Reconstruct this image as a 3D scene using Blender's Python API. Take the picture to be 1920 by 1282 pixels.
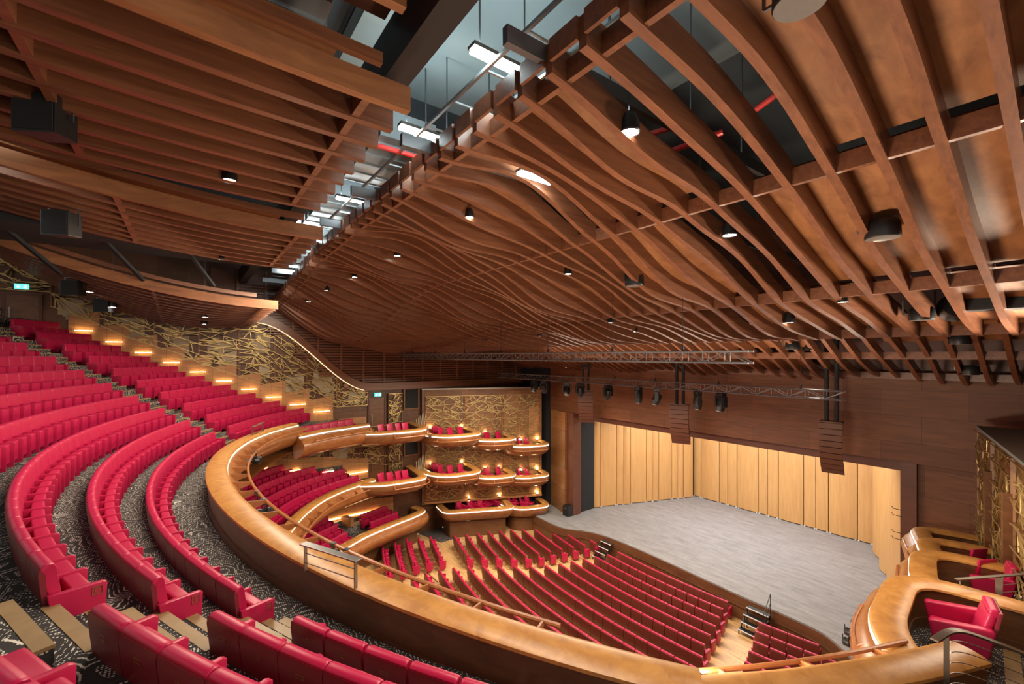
import bpy, bmesh, math, random
from math import sin, cos, tan, radians, degrees, sqrt, pi, asin, atan2, floor
from mathutils import Vector, Matrix

random.seed(7)
for o in list(bpy.data.objects):
    bpy.data.objects.remove(o)
scene = bpy.context.scene
COL = scene.collection

# ------------------------------------------------------------------ camera
CAM = Vector((13.5, 0.0, 12.3))
YAW = radians(53.3)
FPX, CX, HY = 818.0, 960.0, 667.0
cam_data = bpy.data.cameras.new('camera')
cam_data.sensor_width = 36.0
cam_data.lens = FPX / 1920 * 36
cam_data.shift_y = (HY - 641.0) / 1920.0
cam_data.clip_start = 0.05
cam_data.clip_end = 200
cam = bpy.data.objects.new('camera', cam_data)
cam.location = CAM
cam.rotation_euler = (radians(90), 0, YAW)
COL.objects.link(cam)
scene.camera = cam

# ------------------------------------------------------------------ world, exposure, large lights
world = bpy.data.worlds.new('world')
scene.world = world
world.use_nodes = True
bg = world.node_tree.nodes['Background']
bg.inputs[0].default_value = (1.0, 0.86, 0.72, 1)
bg.inputs[1].default_value = 0.62
scene.view_settings.view_transform = 'Standard'
scene.view_settings.look = 'None'
scene.view_settings.exposure = 0.46
scene.view_settings.gamma = 1.0
scene.view_settings.use_curve_mapping = False
scene.cycles.max_bounces = 7
scene.cycles.diffuse_bounces = 4
scene.cycles.glossy_bounces = 3
scene.cycles.caustics_reflective = False
scene.cycles.caustics_refractive = False
scene.cycles.sample_clamp_indirect = 6.0


def area_light(name, loc, size, power, color, aim=None):
    d = bpy.data.lights.new(name, 'AREA')
    d.shape = 'RECTANGLE'
    d.size, d.size_y = size
    d.energy = power
    d.color = color
    o = bpy.data.objects.new(name, d)
    o.location = loc
    if aim is not None:
        v = Vector(aim) - Vector(loc)
        o.rotation_euler = v.to_track_quat('-Z', 'Y').to_euler()
    COL.objects.link(o)
    return o


WARM = (1.0, 0.82, 0.62)
NEUT = (1.0, 0.965, 0.94)
area_light('stage_wash_light', (0, 26.2, 9.4), (13, 2.0), 880, NEUT, (0, 29, 1))
area_light('stage_wash_light', (0, 30.0, 9.8), (10, 2.0), 430, NEUT, (0, 28.5, 1))
area_light('stalls_house_light', (-2, 14.0, 10.6), (13, 5), 2300, WARM, (-2, 13.0, 0))
area_light('balcony_house_light', (-3, 2.2, 14.6), (16, 1.2), 760, WARM, (-4, -1.0, 9))
area_light('balcony_house_light', (9.5, 3.4, 14.6), (6, 1.2), 260, WARM, (9.5, 0.5, 9))
area_light('ceiling_fill_light', (0, 3.0, 8.3), (12, 0.8), 260, WARM, (0, 12.5, 14))  # added unseen fill aimed up at the ribs, no lamps hang there
area_light('ceiling_fill_light', (9.4, 5.4, 8.2), (2, 0.8), 520, WARM, (9.8, 9.5, 14))  # second added fill, for the ribs on the armchair side
area_light('box_house_light', (11.9, 12.3, 9.6), (1.0, 6), 70, WARM, (11.9, 12.3, 6))
side = area_light('side_wall_uplight', (13.6, 16.5, 11.2), (0.7, 0.7), 260, WARM, (9.8, 8.5, 14.9))
side.data.spread = radians(95)
area_light('canopy_fill_light', (1, 17.9, 11.35), (16, 0.3), 200, WARM, (1, 18.6, 16))  # added fill for the lower canopy ribs, not a lamp on the truss


# ------------------------------------------------------------------ helpers: projection of the survey points
FWD = Vector((-sin(YAW), cos(YAW)))
RGT = Vector((cos(YAW), sin(YAW)))


def at_z(px, py, z):
    """Place on the level z that the photograph shows at px, py."""
    d = FPX * (CAM.z - z) / (py - HY)
    p = CAM.xy + FWD * d + RGT * ((px - CX) / FPX * d)
    return Vector((p.x, p.y, z))


def at_y(px, y):
    t = (px - CX) / FPX
    d = y / (FWD.y + RGT.y * t)
    return CAM.x + d * (FWD.x + RGT.x * t)


def hit_line(px, a, b):
    """Parameter along plan line a-b where column px meets it."""
    t = (px - CX) / FPX
    r = FWD + RGT * t
    a = Vector(a); b = Vector(b)
    e = b - a
    den = r.x * e.y - r.y * e.x
    w = a - CAM.xy
    return (w.x * r.y - w.y * r.x) / den * 1.0 if abs(den) > 1e-9 else 0


def sm(t):
    t = max(0.0, min(1.0, t))
    return t * t * (3 - 2 * t)


def interp(tab, x):
    if x <= tab[0][0]:
        return tab[0][1]
    for (a, va), (b, vb) in zip(tab, tab[1:]):
        if x <= b:
            return va + (vb - va) * (x - a) / (b - a)
    return tab[-1][1]


def spline(tab, x):
    """Catmull-Rom through table points."""
    n = len(tab)
    if x <= tab[0][0]:
        return tab[0][1]
    if x >= tab[-1][0]:
        return tab[-1][1]
    for i in range(n - 1):
        if x <= tab[i + 1][0]:
            break
    x0, y0 = tab[i]; x1, y1 = tab[i + 1]
    m0 = (tab[i + 1][1] - tab[i - 1][1]) / (tab[i + 1][0] - tab[i - 1][0]) if i > 0 else (y1 - y0) / (x1 - x0)
    m1 = (tab[i + 2][1] - tab[i][1]) / (tab[i + 2][0] - tab[i][0]) if i < n - 2 else (y1 - y0) / (x1 - x0)
    h = x1 - x0
    t = (x - x0) / h
    return (2*t**3-3*t*t+1)*y0 + (t**3-2*t*t+t)*h*m0 + (-2*t**3+3*t*t)*y1 + (t**3-t*t)*h*m1


# ------------------------------------------------------------------ materials
def new_mat(name):
    m = bpy.data.materials.new(name)
    m.use_nodes = True
    nt = m.node_tree
    return m, nt, nt.nodes['Principled BSDF']


def plain(name, c, rough=0.5, metal=0.0, coat=0.0, spec=0.5):
    m, nt, b = new_mat(name)
    b.inputs['Base Color'].default_value = (*c, 1)
    b.inputs['Roughness'].default_value = rough
    b.inputs['Metallic'].default_value = metal
    b.inputs['Coat Weight'].default_value = coat
    b.inputs['Specular IOR Level'].default_value = spec
    n = nt.nodes.new('ShaderNodeTexNoise')
    n.inputs['Scale'].default_value = 9
    mp = nt.nodes.new('ShaderNodeMapRange')
    mp.inputs['To Min'].default_value = max(0.02, rough - 0.06)
    mp.inputs['To Max'].default_value = min(1, rough + 0.06)
    nt.links.new(n.outputs['Fac'], mp.inputs['Value'])
    nt.links.new(mp.outputs['Result'], b.inputs['Roughness'])
    return m


def glow(name, c, s):
    m, nt, b = new_mat(name)
    b.inputs['Base Color'].default_value = (*c, 1)
    b.inputs['Emission Color'].default_value = (*c, 1)
    b.inputs['Emission Strength'].default_value = s
    return m


def coords(nt, scale, kind='Object'):
    tc = nt.nodes.new('ShaderNodeTexCoord')
    mp = nt.nodes.new('ShaderNodeMapping')
    mp.inputs['Scale'].default_value = scale
    nt.links.new(tc.outputs[kind], mp.inputs['Vector'])
    return mp.outputs['Vector']


def ramp(nt, fac, stops):
    r = nt.nodes.new('ShaderNodeValToRGB')
    el = r.color_ramp.elements
    while len(el) < len(stops):
        el.new(0.5)
    for e, (p, c) in zip(el, stops):
        e.position = p
        e.color = (*c, 1)
    nt.links.new(fac, r.inputs['Fac'])
    return r.outputs['Color']


def wood(name, dark, light, rough=0.38, scale=(6, 0.5, 6), coat=0.15, detail=6):
    m, nt, b = new_mat(name)
    v = coords(nt, scale)
    n = nt.nodes.new('ShaderNodeTexNoise')
    n.inputs['Scale'].default_value = 1.6
    n.inputs['Detail'].default_value = detail
    n.inputs['Roughness'].default_value = 0.62
    n.inputs['Distortion'].default_value = 0.6
    nt.links.new(v, n.inputs['Vector'])
    c = ramp(nt, n.outputs['Fac'], [(0.28, dark), (0.72, light)])
    nt.links.new(c, b.inputs['Base Color'])
    b.inputs['Roughness'].default_value = rough
    b.inputs['Coat Weight'].default_value = coat
    b.inputs['Coat Roughness'].default_value = 0.25
    return m


def panel_wood(name, dark, light, bw, bh, axes, rough=0.45, grain=(1, 1, 8)):
    """Veneer panels: brick cells of slightly different tone, thin dark joints."""
    m, nt, b = new_mat(name)
    tc = nt.nodes.new('ShaderNodeTexCoord')
    sp = nt.nodes.new('ShaderNodeSeparateXYZ')
    cb = nt.nodes.new('ShaderNodeCombineXYZ')
    nt.links.new(tc.outputs['Object'], sp.inputs[0])
    nt.links.new(sp.outputs[axes[0]], cb.inputs[0])
    nt.links.new(sp.outputs[axes[1]], cb.inputs[1])
    br = nt.nodes.new('ShaderNodeTexBrick')
    br.inputs['Scale'].default_value = 1
    br.inputs['Brick Width'].default_value = bw
    br.inputs['Row Height'].default_value = bh
    br.inputs['Mortar Size'].default_value = 0.006
    br.inputs['Color1'].default_value = (*dark, 1)
    br.inputs['Color2'].default_value = (*light, 1)
    br.inputs['Mortar'].default_value = (*(x * 0.45 for x in dark), 1)
    nt.links.new(cb.outputs[0], br.inputs['Vector'])
    n = nt.nodes.new('ShaderNodeTexNoise')
    n.inputs['Scale'].default_value = 1.3
    n.inputs['Detail'].default_value = 6
    mp = nt.nodes.new('ShaderNodeMapping')
    mp.inputs['Scale'].default_value = grain
    nt.links.new(tc.outputs['Object'], mp.inputs['Vector'])
    nt.links.new(mp.outputs['Vector'], n.inputs['Vector'])
    mx = nt.nodes.new('ShaderNodeMix')
    mx.data_type = 'RGBA'
    mx.blend_type = 'MULTIPLY'
    mx.inputs['Factor'].default_value = 0.75
    c = ramp(nt, n.outputs['Fac'], [(0.3, (0.62, 0.6, 0.58)), (0.7, (1.15, 1.15, 1.15))])
    nt.links.new(br.outputs['Color'], mx.inputs[6])
    nt.links.new(c, mx.inputs[7])
    nt.links.new(mx.outputs[2], b.inputs['Base Color'])
    b.inputs['Roughness'].default_value = rough
    return m


def carpet_mat():
    m, nt, b = new_mat('patterned_carpet')
    tc = nt.nodes.new('ShaderNodeTexCoord')
    n = nt.nodes.new('ShaderNodeTexVoronoi')
    n.inputs['Scale'].default_value = 1.9
    nz = nt.nodes.new('ShaderNodeTexNoise')
    nz.inputs['Scale'].default_value = 1.7
    nz.inputs['Detail'].default_value = 1.0
    vm = nt.nodes.new('ShaderNodeVectorMath'); vm.operation = 'MULTIPLY_ADD'
    vm.inputs[1].default_value = (0.55, 0.55, 0.0)
    nt.links.new(tc.outputs['Object'], nz.inputs['Vector'])
    nt.links.new(nz.outputs['Color'], vm.inputs[0])
    nt.links.new(tc.outputs['Object'], vm.inputs[2])
    nt.links.new(vm.outputs[0], n.inputs['Vector'])
    mul = nt.nodes.new('ShaderNodeMath'); mul.operation = 'MULTIPLY'
    mul.inputs[1].default_value = 9.5
    fr = nt.nodes.new('ShaderNodeMath'); fr.operation = 'PINGPONG'
    fr.inputs[1].default_value = 0.5
    nt.links.new(n.outputs['Distance'], mul.inputs[0])
    nt.links.new(mul.outputs[0], fr.inputs[0])
    line = nt.nodes.new('ShaderNodeMath'); line.operation = 'LESS_THAN'
    line.inputs[1].default_value = 0.18
    nt.links.new(fr.outputs[0], line.inputs[0])
    vo = nt.nodes.new('ShaderNodeTexVoronoi')
    vo.inputs['Scale'].default_value = 36
    vo.inputs['Randomness'].default_value = 0.25
    nt.links.new(tc.outputs['Object'], vo.inputs['Vector'])
    dot = nt.nodes.new('ShaderNodeMath'); dot.operation = 'LESS_THAN'
    dot.inputs[1].default_value = 0.43
    nt.links.new(vo.outputs['Distance'], dot.inputs[0])
    n2 = nt.nodes.new('ShaderNodeTexNoise')
    n2.inputs['Scale'].default_value = 0.9
    nt.links.new(tc.outputs['Object'], n2.inputs['Vector'])
    solid = nt.nodes.new('ShaderNodeMath'); solid.operation = 'GREATER_THAN'
    solid.inputs[1].default_value = 0.66
    nt.links.new(n2.outputs['Fac'], solid.inputs[0])
    thin = nt.nodes.new('ShaderNodeMath'); thin.operation = 'LESS_THAN'
    thin.inputs[1].default_value = 0.10
    nt.links.new(fr.outputs[0], thin.inputs[0])
    s2 = nt.nodes.new('ShaderNodeMath'); s2.operation = 'MULTIPLY'
    nt.links.new(solid.outputs[0], s2.inputs[0]); nt.links.new(thin.outputs[0], s2.inputs[1])
    a = nt.nodes.new('ShaderNodeMath'); a.operation = 'MULTIPLY'
    nt.links.new(line.outputs[0], a.inputs[0]); nt.links.new(dot.outputs[0], a.inputs[1])
    mxm = nt.nodes.new('ShaderNodeMath'); mxm.operation = 'MAXIMUM'
    nt.links.new(a.outputs[0], mxm.inputs[0]); nt.links.new(s2.outputs[0], mxm.inputs[1])
    c = ramp(nt, mxm.outputs[0], [(0.0, (0.030, 0.027, 0.028)), (1.0, (0.72, 0.68, 0.62))])
    nt.links.new(c, b.inputs['Base Color'])
    b.inputs['Roughness'].default_value = 0.95
    return m


def stage_mat():
    m, nt, b = new_mat('grey_stage_boards')
    v = coords(nt, (0.5, 2.2, 1))
    n = nt.nodes.new('ShaderNodeTexNoise')
    n.inputs['Scale'].default_value = 1.8
    n.inputs['Detail'].default_value = 9
    n.inputs['Roughness'].default_value = 0.7
    nt.links.new(v, n.inputs['Vector'])
    c = ramp(nt, n.outputs['Fac'], [(0.3, (0.17, 0.168, 0.175)), (0.75, (0.33, 0.325, 0.33))])
    tc = nt.nodes.new('ShaderNodeTexCoord')
    br = nt.nodes.new('ShaderNodeTexBrick')
    br.inputs['Scale'].default_value = 1
    br.inputs['Brick Width'].default_value = 2.4
    br.inputs['Row Height'].default_value = 1.2
    br.inputs['Mortar Size'].default_value = 0.008
    br.inputs['Color1'].default_value = (1, 1, 1, 1)
    br.inputs['Color2'].default_value = (0.93, 0.93, 0.93, 1)
    br.inputs['Mortar'].default_value = (0.72, 0.72, 0.72, 1)
    nt.links.new(tc.outputs['Object'], br.inputs['Vector'])
    mx = nt.nodes.new('ShaderNodeMix'); mx.data_type = 'RGBA'; mx.blend_type = 'MULTIPLY'
    mx.inputs['Factor'].default_value = 1
    nt.links.new(c, mx.inputs[6]); nt.links.new(br.outputs['Color'], mx.inputs[7])
    nt.links.new(mx.outputs[2], b.inputs['Base Color'])
    b.inputs['Roughness'].default_value = 0.6
    return m


M = {}
M['red'] = plain('red_leather', (0.45, 0.009, 0.066), 0.36, spec=0.45)
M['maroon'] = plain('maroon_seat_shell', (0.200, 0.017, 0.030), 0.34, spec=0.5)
M['kick'] = plain('dark_brown_leather', (0.050, 0.012, 0.014), 0.28)
M['stall_back'] = plain('brown_red_seat_back', (0.150, 0.034, 0.022), 0.42)
M['brass'] = plain('brass', (0.55, 0.38, 0.16), 0.35, 1.0)
M['gold'] = plain('gold_metal_bars', (0.52, 0.39, 0.17), 0.42, 0.85)
M['rib'] = wood('rib_timber', (0.118, 0.043, 0.021), (0.225, 0.086, 0.040), 0.36, (7, 0.5, 7))
M['soffit'] = wood('soffit_timber', (0.165, 0.060, 0.022), (0.340, 0.140, 0.052), 0.55, (2.2, 0.6, 3), 0.0)
M['rail'] = wood('honey_timber', (0.36, 0.150, 0.034), (0.60, 0.300, 0.082), 0.36, (2.6, 2.6, 2.6), 0.15, 9)
M['boxhull'] = wood('wall_box_timber', (0.150, 0.054, 0.018), (0.290, 0.118, 0.040), 0.30, (1.2, 1.2, 2.5), 0.3)
M['hull'] = wood('balcony_front_timber', (0.22, 0.075, 0.022), (0.40, 0.165, 0.052), 0.30, (1.2, 1.2, 2.5), 0.3)
M['lining'] = wood('dark_lining_timber', (0.100, 0.040, 0.016), (0.190, 0.078, 0.030), 0.36, (1.2, 1.2, 4), 0.2)
M['tube'] = wood('rail_tube_timber', (0.34, 0.120, 0.040), (0.46, 0.180, 0.062), 0.3, (3, 3, 3), 0.3)
M['pros'] = panel_wood('proscenium_veneer', (0.135, 0.046, 0.017), (0.185, 0.070, 0.028), 2.4, 1.0, (0, 2), 0.55)
M['pros_dark'] = wood('proscenium_edge', (0.085, 0.026, 0.014), (0.125, 0.040, 0.020), 0.45, (1, 1, 3))
M['sidewall'] = panel_wood('side_wall_veneer', (0.085, 0.036, 0.018), (0.150, 0.064, 0.030), 1.2, 2.2, (1, 2))
M['boxpanel'] = panel_wood('box_wall_veneer', (0.200, 0.088, 0.030), (0.290, 0.132, 0.048), 1.0, 1.4, (1, 2))
M['base'] = panel_wood('wall_base_veneer', (0.42, 0.20, 0.075), (0.50, 0.25, 0.10), 0.55, 3.0, (1, 2))
M['pale'] = plain('pale_fabric_panel', (0.42, 0.36, 0.25), 0.8)
M['shell'] = wood('golden_shell_veneer', (0.49, 0.262, 0.092), (0.60, 0.345, 0.132), 0.5, (5, 5, 0.35), 0.05)
M['black'] = plain('black_void', (0.010, 0.011, 0.014), 0.8)
M['blackmetal'] = plain('black_metal', (0.016, 0.016, 0.018), 0.42, 0.2)
M['truss'] = plain('dark_steel_truss', (0.16, 0.16, 0.17), 0.38, 0.7)
M['steel'] = plain('brushed_steel', (0.30, 0.28, 0.26), 0.36, 0.9)
M['bronze'] = plain('bronze_handrail', (0.16, 0.125, 0.10), 0.38, 0.8)
M['roof'] = plain('dark_roof_void', (0.050, 0.064, 0.074), 0.85)
M['concrete'] = plain('grey_concrete_slab', (0.23, 0.28, 0.285), 0.85)
M['duct'] = plain('galvanised_duct', (0.42, 0.46, 0.48), 0.34, 0.75)
M['redpipe'] = plain('red_pipe', (0.50, 0.020, 0.018), 0.4)
M['carpet'] = carpet_mat()
M['stage'] = stage_mat()
M['floorwood'] = panel_wood('pale_stalls_boards', (0.60, 0.37, 0.165), (0.68, 0.43, 0.20), 2.4, 0.24, (0, 1), 0.4, (1, 6, 1))
M['tread'] = wood('step_tread_timber', (0.24, 0.15, 0.065), (0.34, 0.225, 0.105), 0.5, (2, 2, 2))
M['pad'] = wood('pale_seat_underside', (0.50, 0.32, 0.14), (0.6, 0.40, 0.19), 0.5, (3, 3, 3))
M['wood_front'] = wood('stage_front_timber', (0.095, 0.040, 0.018), (0.165, 0.072, 0.030), 0.4, (0.8, 0.8, 3))
M['speakerbrown'] = plain('brown_speaker_shell', (0.105, 0.040, 0.022), 0.55)
M['strip'] = glow('white_light_strip', (1.0, 0.93, 0.82), 0.95)
M['softstrip'] = glow('soft_light_strip', (1.0, 0.92, 0.80), 0.35)
M['warmstrip'] = glow('warm_light_strip', (1.0, 0.66, 0.30), 34.0)
M['tubelight'] = glow('fluorescent_tube', (0.86, 1.0, 0.98), 26.0)
M['lamp'] = glow('lamp_lens', (1.0, 0.93, 0.80), 20.0)
M['exit'] = glow('exit_green', (0.10, 0.75, 0.62), 1.4)
M['exitwhite'] = glow('exit_white', (0.85, 1.0, 0.97), 1.8)
M['white'] = plain('white_edge_tape', (0.7, 0.7, 0.7), 0.5)


# ------------------------------------------------------------------ mesh builder
class MB:
    def __init__(self):
        self.v = []
        self.f = []

    def add(self, vs, fs):
        b = len(self.v)
        self.v += [tuple(p) for p in vs]
        self.f += [tuple(b + i for i in f) for f in fs]
        return self

    def box(self, x0, x1, y0, y1, z0, z1, mt=None):
        vs = [Vector((x, y, z)) for z in (z0, z1) for (x, y) in ((x0, y0), (x1, y0), (x1, y1), (x0, y1))]
        if mt is not None:
            vs = [mt @ p for p in vs]
        return self.add(vs, [(3, 2, 1, 0), (4, 5, 6, 7), (0, 1, 5, 4), (1, 2, 6, 5), (2, 3, 7, 6), (3, 0, 4, 7)])

    def bar(self, a, b, w, h=None, up=None):
        """Square bar from a to b."""
        a = Vector(a); b = Vector(b)
        h = h or w
        d = (b - a)
        L = d.length
        if L < 1e-6:
            return self
        d.normalize()
        u = Vector(up) if up else Vector((0, 0, 1))
        if abs(d.dot(u)) > 0.98:
            u = Vector((0, 1, 0))
        s = d.cross(u).normalized()
        u = s.cross(d).normalized()
        vs = []
        for p in (a, b):
            for (i, j) in ((-1, -1), (1, -1), (1, 1), (-1, 1)):
                vs.append(p + s * (i * w / 2) + u * (j * h / 2))
        return self.add(vs, [(3, 2, 1, 0), (4, 5, 6, 7), (0, 1, 5, 4), (1, 2, 6, 5), (2, 3, 7, 6), (3, 0, 4, 7)])

    def tube(self, pts, r, n=8):
        pts = [Vector(p) for p in pts]
        rings = []
        prev = None
        for i, p in enumerate(pts):
            t = (pts[min(i + 1, len(pts) - 1)] - pts[max(i - 1, 0)]).normalized()
            if prev is None:
                u = Vector((0, 0, 1)) if abs(t.z) < 0.9 else Vector((1, 0, 0))
            else:
                u = prev
            s = t.cross(u).normalized()
            u = s.cross(t).normalized()
            prev = u
            rr = r[i] if isinstance(r, (list, tuple)) else r
            rings.append([p + (s * cos(2 * pi * k / n) + u * sin(2 * pi * k / n)) * rr for k in range(n)])
        vs = [q for ring in rings for q in ring]
        fs = []
        for i in range(len(pts) - 1):
            for k in range(n):
                a = i * n + k
                b = i * n + (k + 1) % n
                fs.append((a, b, b + n, a + n))
        fs.append(tuple(reversed(range(n))))
        fs.append(tuple((len(pts) - 1) * n + k for k in range(n)))
        return self.add(vs, fs)

    def lathe(self, prof, n=16, c=(0, 0, 0), mt=None):
        c = Vector(c)
        vs = []
        for (r, z) in prof:
            for k in range(n):
                p = Vector((r * cos(2 * pi * k / n), r * sin(2 * pi * k / n), z))
                vs.append((mt @ p if mt is not None else p) + c)
        fs = []
        for i in range(len(prof) - 1):
            for k in range(n):
                a = i * n + k; b = i * n + (k + 1) % n
                fs.append((a, b, b + n, a + n))
        fs.append(tuple(reversed(range(n))))
        fs.append(tuple((len(prof) - 1) * n + k for k in range(n)))
        return self.add(vs, fs)

    def sweep(self, pts, prof, closed_prof=True, caps=True):
        """Profile of (offset to the left of travel, height) carried along a plan path."""
        pts = [Vector(p) for p in pts]
        n = len(pts)
        m = len(prof)
        vs = []
        for i, p in enumerate(pts):
            t = pts[min(i + 1, n - 1)] - pts[max(i - 1, 0)]
            t = Vector((t.x, t.y)).normalized()
            nx, ny = -t.y, t.x
            pr = prof(i) if callable(prof) else prof
            for (o, z) in pr:
                vs.append((p.x + nx * o, p.y + ny * o, p.z + z))
        if callable(prof):
            m = len(prof(0))
        fs = []
        for i in range(n - 1):
            for k in range(m if closed_prof else m - 1):
                a = i * m + k; b = i * m + (k + 1) % m
                fs.append((a, a + m, b + m, b))
        if closed_prof and caps:
            fs.append(tuple(range(m)))
            fs.append(tuple(reversed(range((n - 1) * m, n * m))))
        return self.add(vs, fs)

    def prism(self, poly, z0, z1):
        n = len(poly)
        vs = [(p[0], p[1], z0) for p in poly] + [(p[0], p[1], z1) for p in poly]
        fs = [tuple(reversed(range(n))), tuple(range(n, 2 * n))]
        fs += [(i, (i + 1) % n, n + (i + 1) % n, n + i) for i in range(n)]
        return self.add(vs, fs)

    def mesh(self, name, mat, smooth=False, bevel=0, seg=2):
        me = bpy.data.meshes.new(name)
        me.from_pydata(self.v, [], self.f)
        bm = bmesh.new()
        bm.from_mesh(me)
        bmesh.ops.recalc_face_normals(bm, faces=bm.faces)
        if bevel:
            bmesh.ops.bevel(bm, geom=bm.edges[:], offset=bevel, segments=seg, profile=0.6, affect='EDGES', clamp_overlap=True)
        bm.to_mesh(me)
        bm.free()
        if smooth:
            for p in me.polygons:
                p.use_smooth = True
            try:
                me.set_sharp_from_angle(angle=radians(smooth if smooth is not True else 40))
            except Exception:
                pass
        me.materials.append(mat)
        return me

    def build(self, name, mat, parent=None, smooth=False, bevel=0, seg=2):
        o = bpy.data.objects.new(name, self.mesh(name, mat, smooth, bevel, seg))
        COL.objects.link(o)
        if parent is not None:
            o.parent = parent
        return o


def inst(name, mesh, parent, mt=None):
    o = bpy.data.objects.new(name, mesh)
    COL.objects.link(o)
    o.parent = parent
    if mt is not None:
        o.matrix_local = mt
    return o


def tag(o, label, cat, group=None, kind=None):
    if label:
        o['label'] = label
    if cat:
        o['category'] = cat
    if group:
        o['group'] = group
    if kind:
        o['kind'] = kind
    return o


def thing(name, label, cat, loc=(0, 0, 0), rz=0, group=None):
    o = bpy.data.objects.new(name, None)
    o.empty_display_size = 0.2
    o.location = loc
    o.rotation_euler = (0, 0, rz)
    COL.objects.link(o)
    return tag(o, label, cat, group)


def kid(mb, name, mat, root, smooth=False, bevel=0):
    """Part whose vertices are in world space, parented to a root that may stand elsewhere."""
    o = mb.build(name, mat, None, smooth, bevel)
    o.parent = root
    o.matrix_parent_inverse = root_matrix(root).inverted()
    return o


def root_matrix(o):
    m = Matrix.LocRotScale(o.location, o.rotation_euler, o.scale)
    if o.parent is not None:
        m = root_matrix(o.parent) @ o.matrix_parent_inverse @ m
    return m


def struct(mb, name, mat, label, cat='wall', parent=None, smooth=False, bevel=0):
    o = mb.build(name, mat, parent, smooth, bevel)
    if parent is None:
        tag(o, label, cat, None, 'structure')
    return o


ONES = ['', 'first', 'second', 'third', 'fourth', 'fifth', 'sixth', 'seventh', 'eighth', 'ninth', 'tenth', 'eleventh',
        'twelfth', 'thirteenth', 'fourteenth', 'fifteenth', 'sixteenth', 'seventeenth', 'eighteenth', 'nineteenth']
TENS = {20: 'twentieth', 30: 'thirtieth', 40: 'fortieth'}
TENW = {20: 'twenty', 30: 'thirty', 40: 'forty'}


def nth(n):
    if n < 20:
        return ONES[n]
    t = n // 10 * 10
    return TENS[t] if n == t else TENW[t] + '-' + ONES[n - t]


# ------------------------------------------------------------------ plan geometry
CY = 18.65                # centre of the horseshoe


def pol(r, a, z=0.0):
    return Vector((r * sin(a), CY - r * cos(a), z))


def row_r(k):
    return 19.25 + 0.87 * k


Z0 = 8.40                 # floor of the first balcony row


def row_z(k):
    return Z0 + 0.5 * k


WALLX = 14.5


def arc_floor(mb, radii, lim=WALLX - 0.05, n=48, lo=None, hi=None):
    """Stepped ring floor from a list of (radius, z)."""
    grid = []
    for (r, z) in radii:
        a = asin(min(0.999, lim / r))
        l = -a if lo is None else max(-a, lo)
        h = a if hi is None else min(a, hi)
        grid.append([pol(r, l + (h - l) * i / n, z) for i in range(n + 1)])
    m = n + 1
    vs = [p for g in grid for p in g]
    fs = []
    for i in range(len(grid) - 1):
        for j in range(n):
            a = i * m + j
            fs.append((a, a + 1, a + m + 1, a + m))
    mb.add(vs, fs)


# ------------------------------------------------------------------ floors
mb = MB()
rad = [(18.1, row_z(0))]
NROW = 12
for k in range(NROW):
    rad += [(row_r(k) + 0.03, row_z(k)), (row_r(k) + 0.031, row_z(k + 1))]
rad.append((row_r(NROW), row_z(NROW)))
arc_floor(mb, rad)
balcony_floor = struct(mb, 'floor_balcony', M['carpet'], 'stepped balcony floor in black carpet with white dashed swirls', 'floor')

AISLES = (radians(-25.0), radians(22.4))
for a in AISLES:
    for k in range(NROW - 2):
        r = row_r(k) + 0.03
        c = pol(r, a)
        mt = Matrix.Translation((c.x, c.y, 0)) @ Matrix.Rotation(a, 4, 'Z')
        for q, run in ((1, 0.58), (2, 0.29)):
            MB().box(-0.60, 0.60, 0.0, run, row_z(k) - 0.02, row_z(k) + 0.5 * q / 3, mt).build('half_step', M['carpet'], balcony_floor)
        for (y1, zt) in ((0.585, row_z(k) + 0.172), (0.295, row_z(k) + 0.339), (0.005, row_z(k + 1) + 0.006)):
            MB().box(-0.605, 0.605, y1 - 0.12, y1, zt - 0.03, zt, mt).build('step_tread', M['tread'], balcony_floor)

mb = MB()
mb.add([(-14.5, -3, 0), (14.5, -3, 0), (14.5, 22, 0), (-14.5, 22, 0)], [(0, 1, 2, 3)])
struct(mb, 'floor_stalls', M['floorwood'], 'pale wooden boards under the stalls seats', 'floor')

mb = MB()
pp = [at_z(x, y, 0.012) for x, y in ((777, 968), (815, 979), (858, 1007), (827, 1017), (771, 994))]
mb.prism([(p.x, p.y) for p in pp], 0.004, 0.014)
tag(mb.build('carpet_runner', M['carpet']), 'speckled grey carpet patch on the wooden floor below the wall boxes', 'carpet')

# stage
edge = [(-14.4, 19.6), (-9.4, 19.6), (-8.0, 19.55), (-7.0, 19.8), (-6.2, 20.4), (-5.2, 20.8), (-3.6, 21.0), (0, 20.95), (3.6, 20.75), (5.6, 20.75),
        (6.9, 20.6), (7.7, 20.1), (8.4, 19.5), (9.5, 19.3), (14.4, 19.3)]
ep = []
for i in range(len(edge) - 1):
    for j in range(4):
        t = j / 4
        x = edge[i][0] + (edge[i + 1][0] - edge[i][0]) * t
        ep.append((x, spline(edge, x)))
ep.append(edge[-1])
mb = MB()
mb.prism(ep + [(14.4, 36), (-14.4, 36)], 1.02, 1.10)
struct(mb, 'floor_stage', M['stage'], 'worn grey stage floor of painted boards', 'floor')
mb = MB()
mb.sweep([(x, y, 0) for x, y in ep], [(-0.06, 0), (-0.06, 1.06), (-0.02, 1.06), (-0.02, 0)])
mb.sweep([(x, y, 0) for x, y in ep], [(-0.10, 0.60), (-0.10, 0.64), (-0.05, 0.64), (-0.05, 0.60)])
struct(mb, 'wall_stage_front', M['wood_front'], 'dark wooden panelling along the stage front', 'wall', smooth=30)

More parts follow.
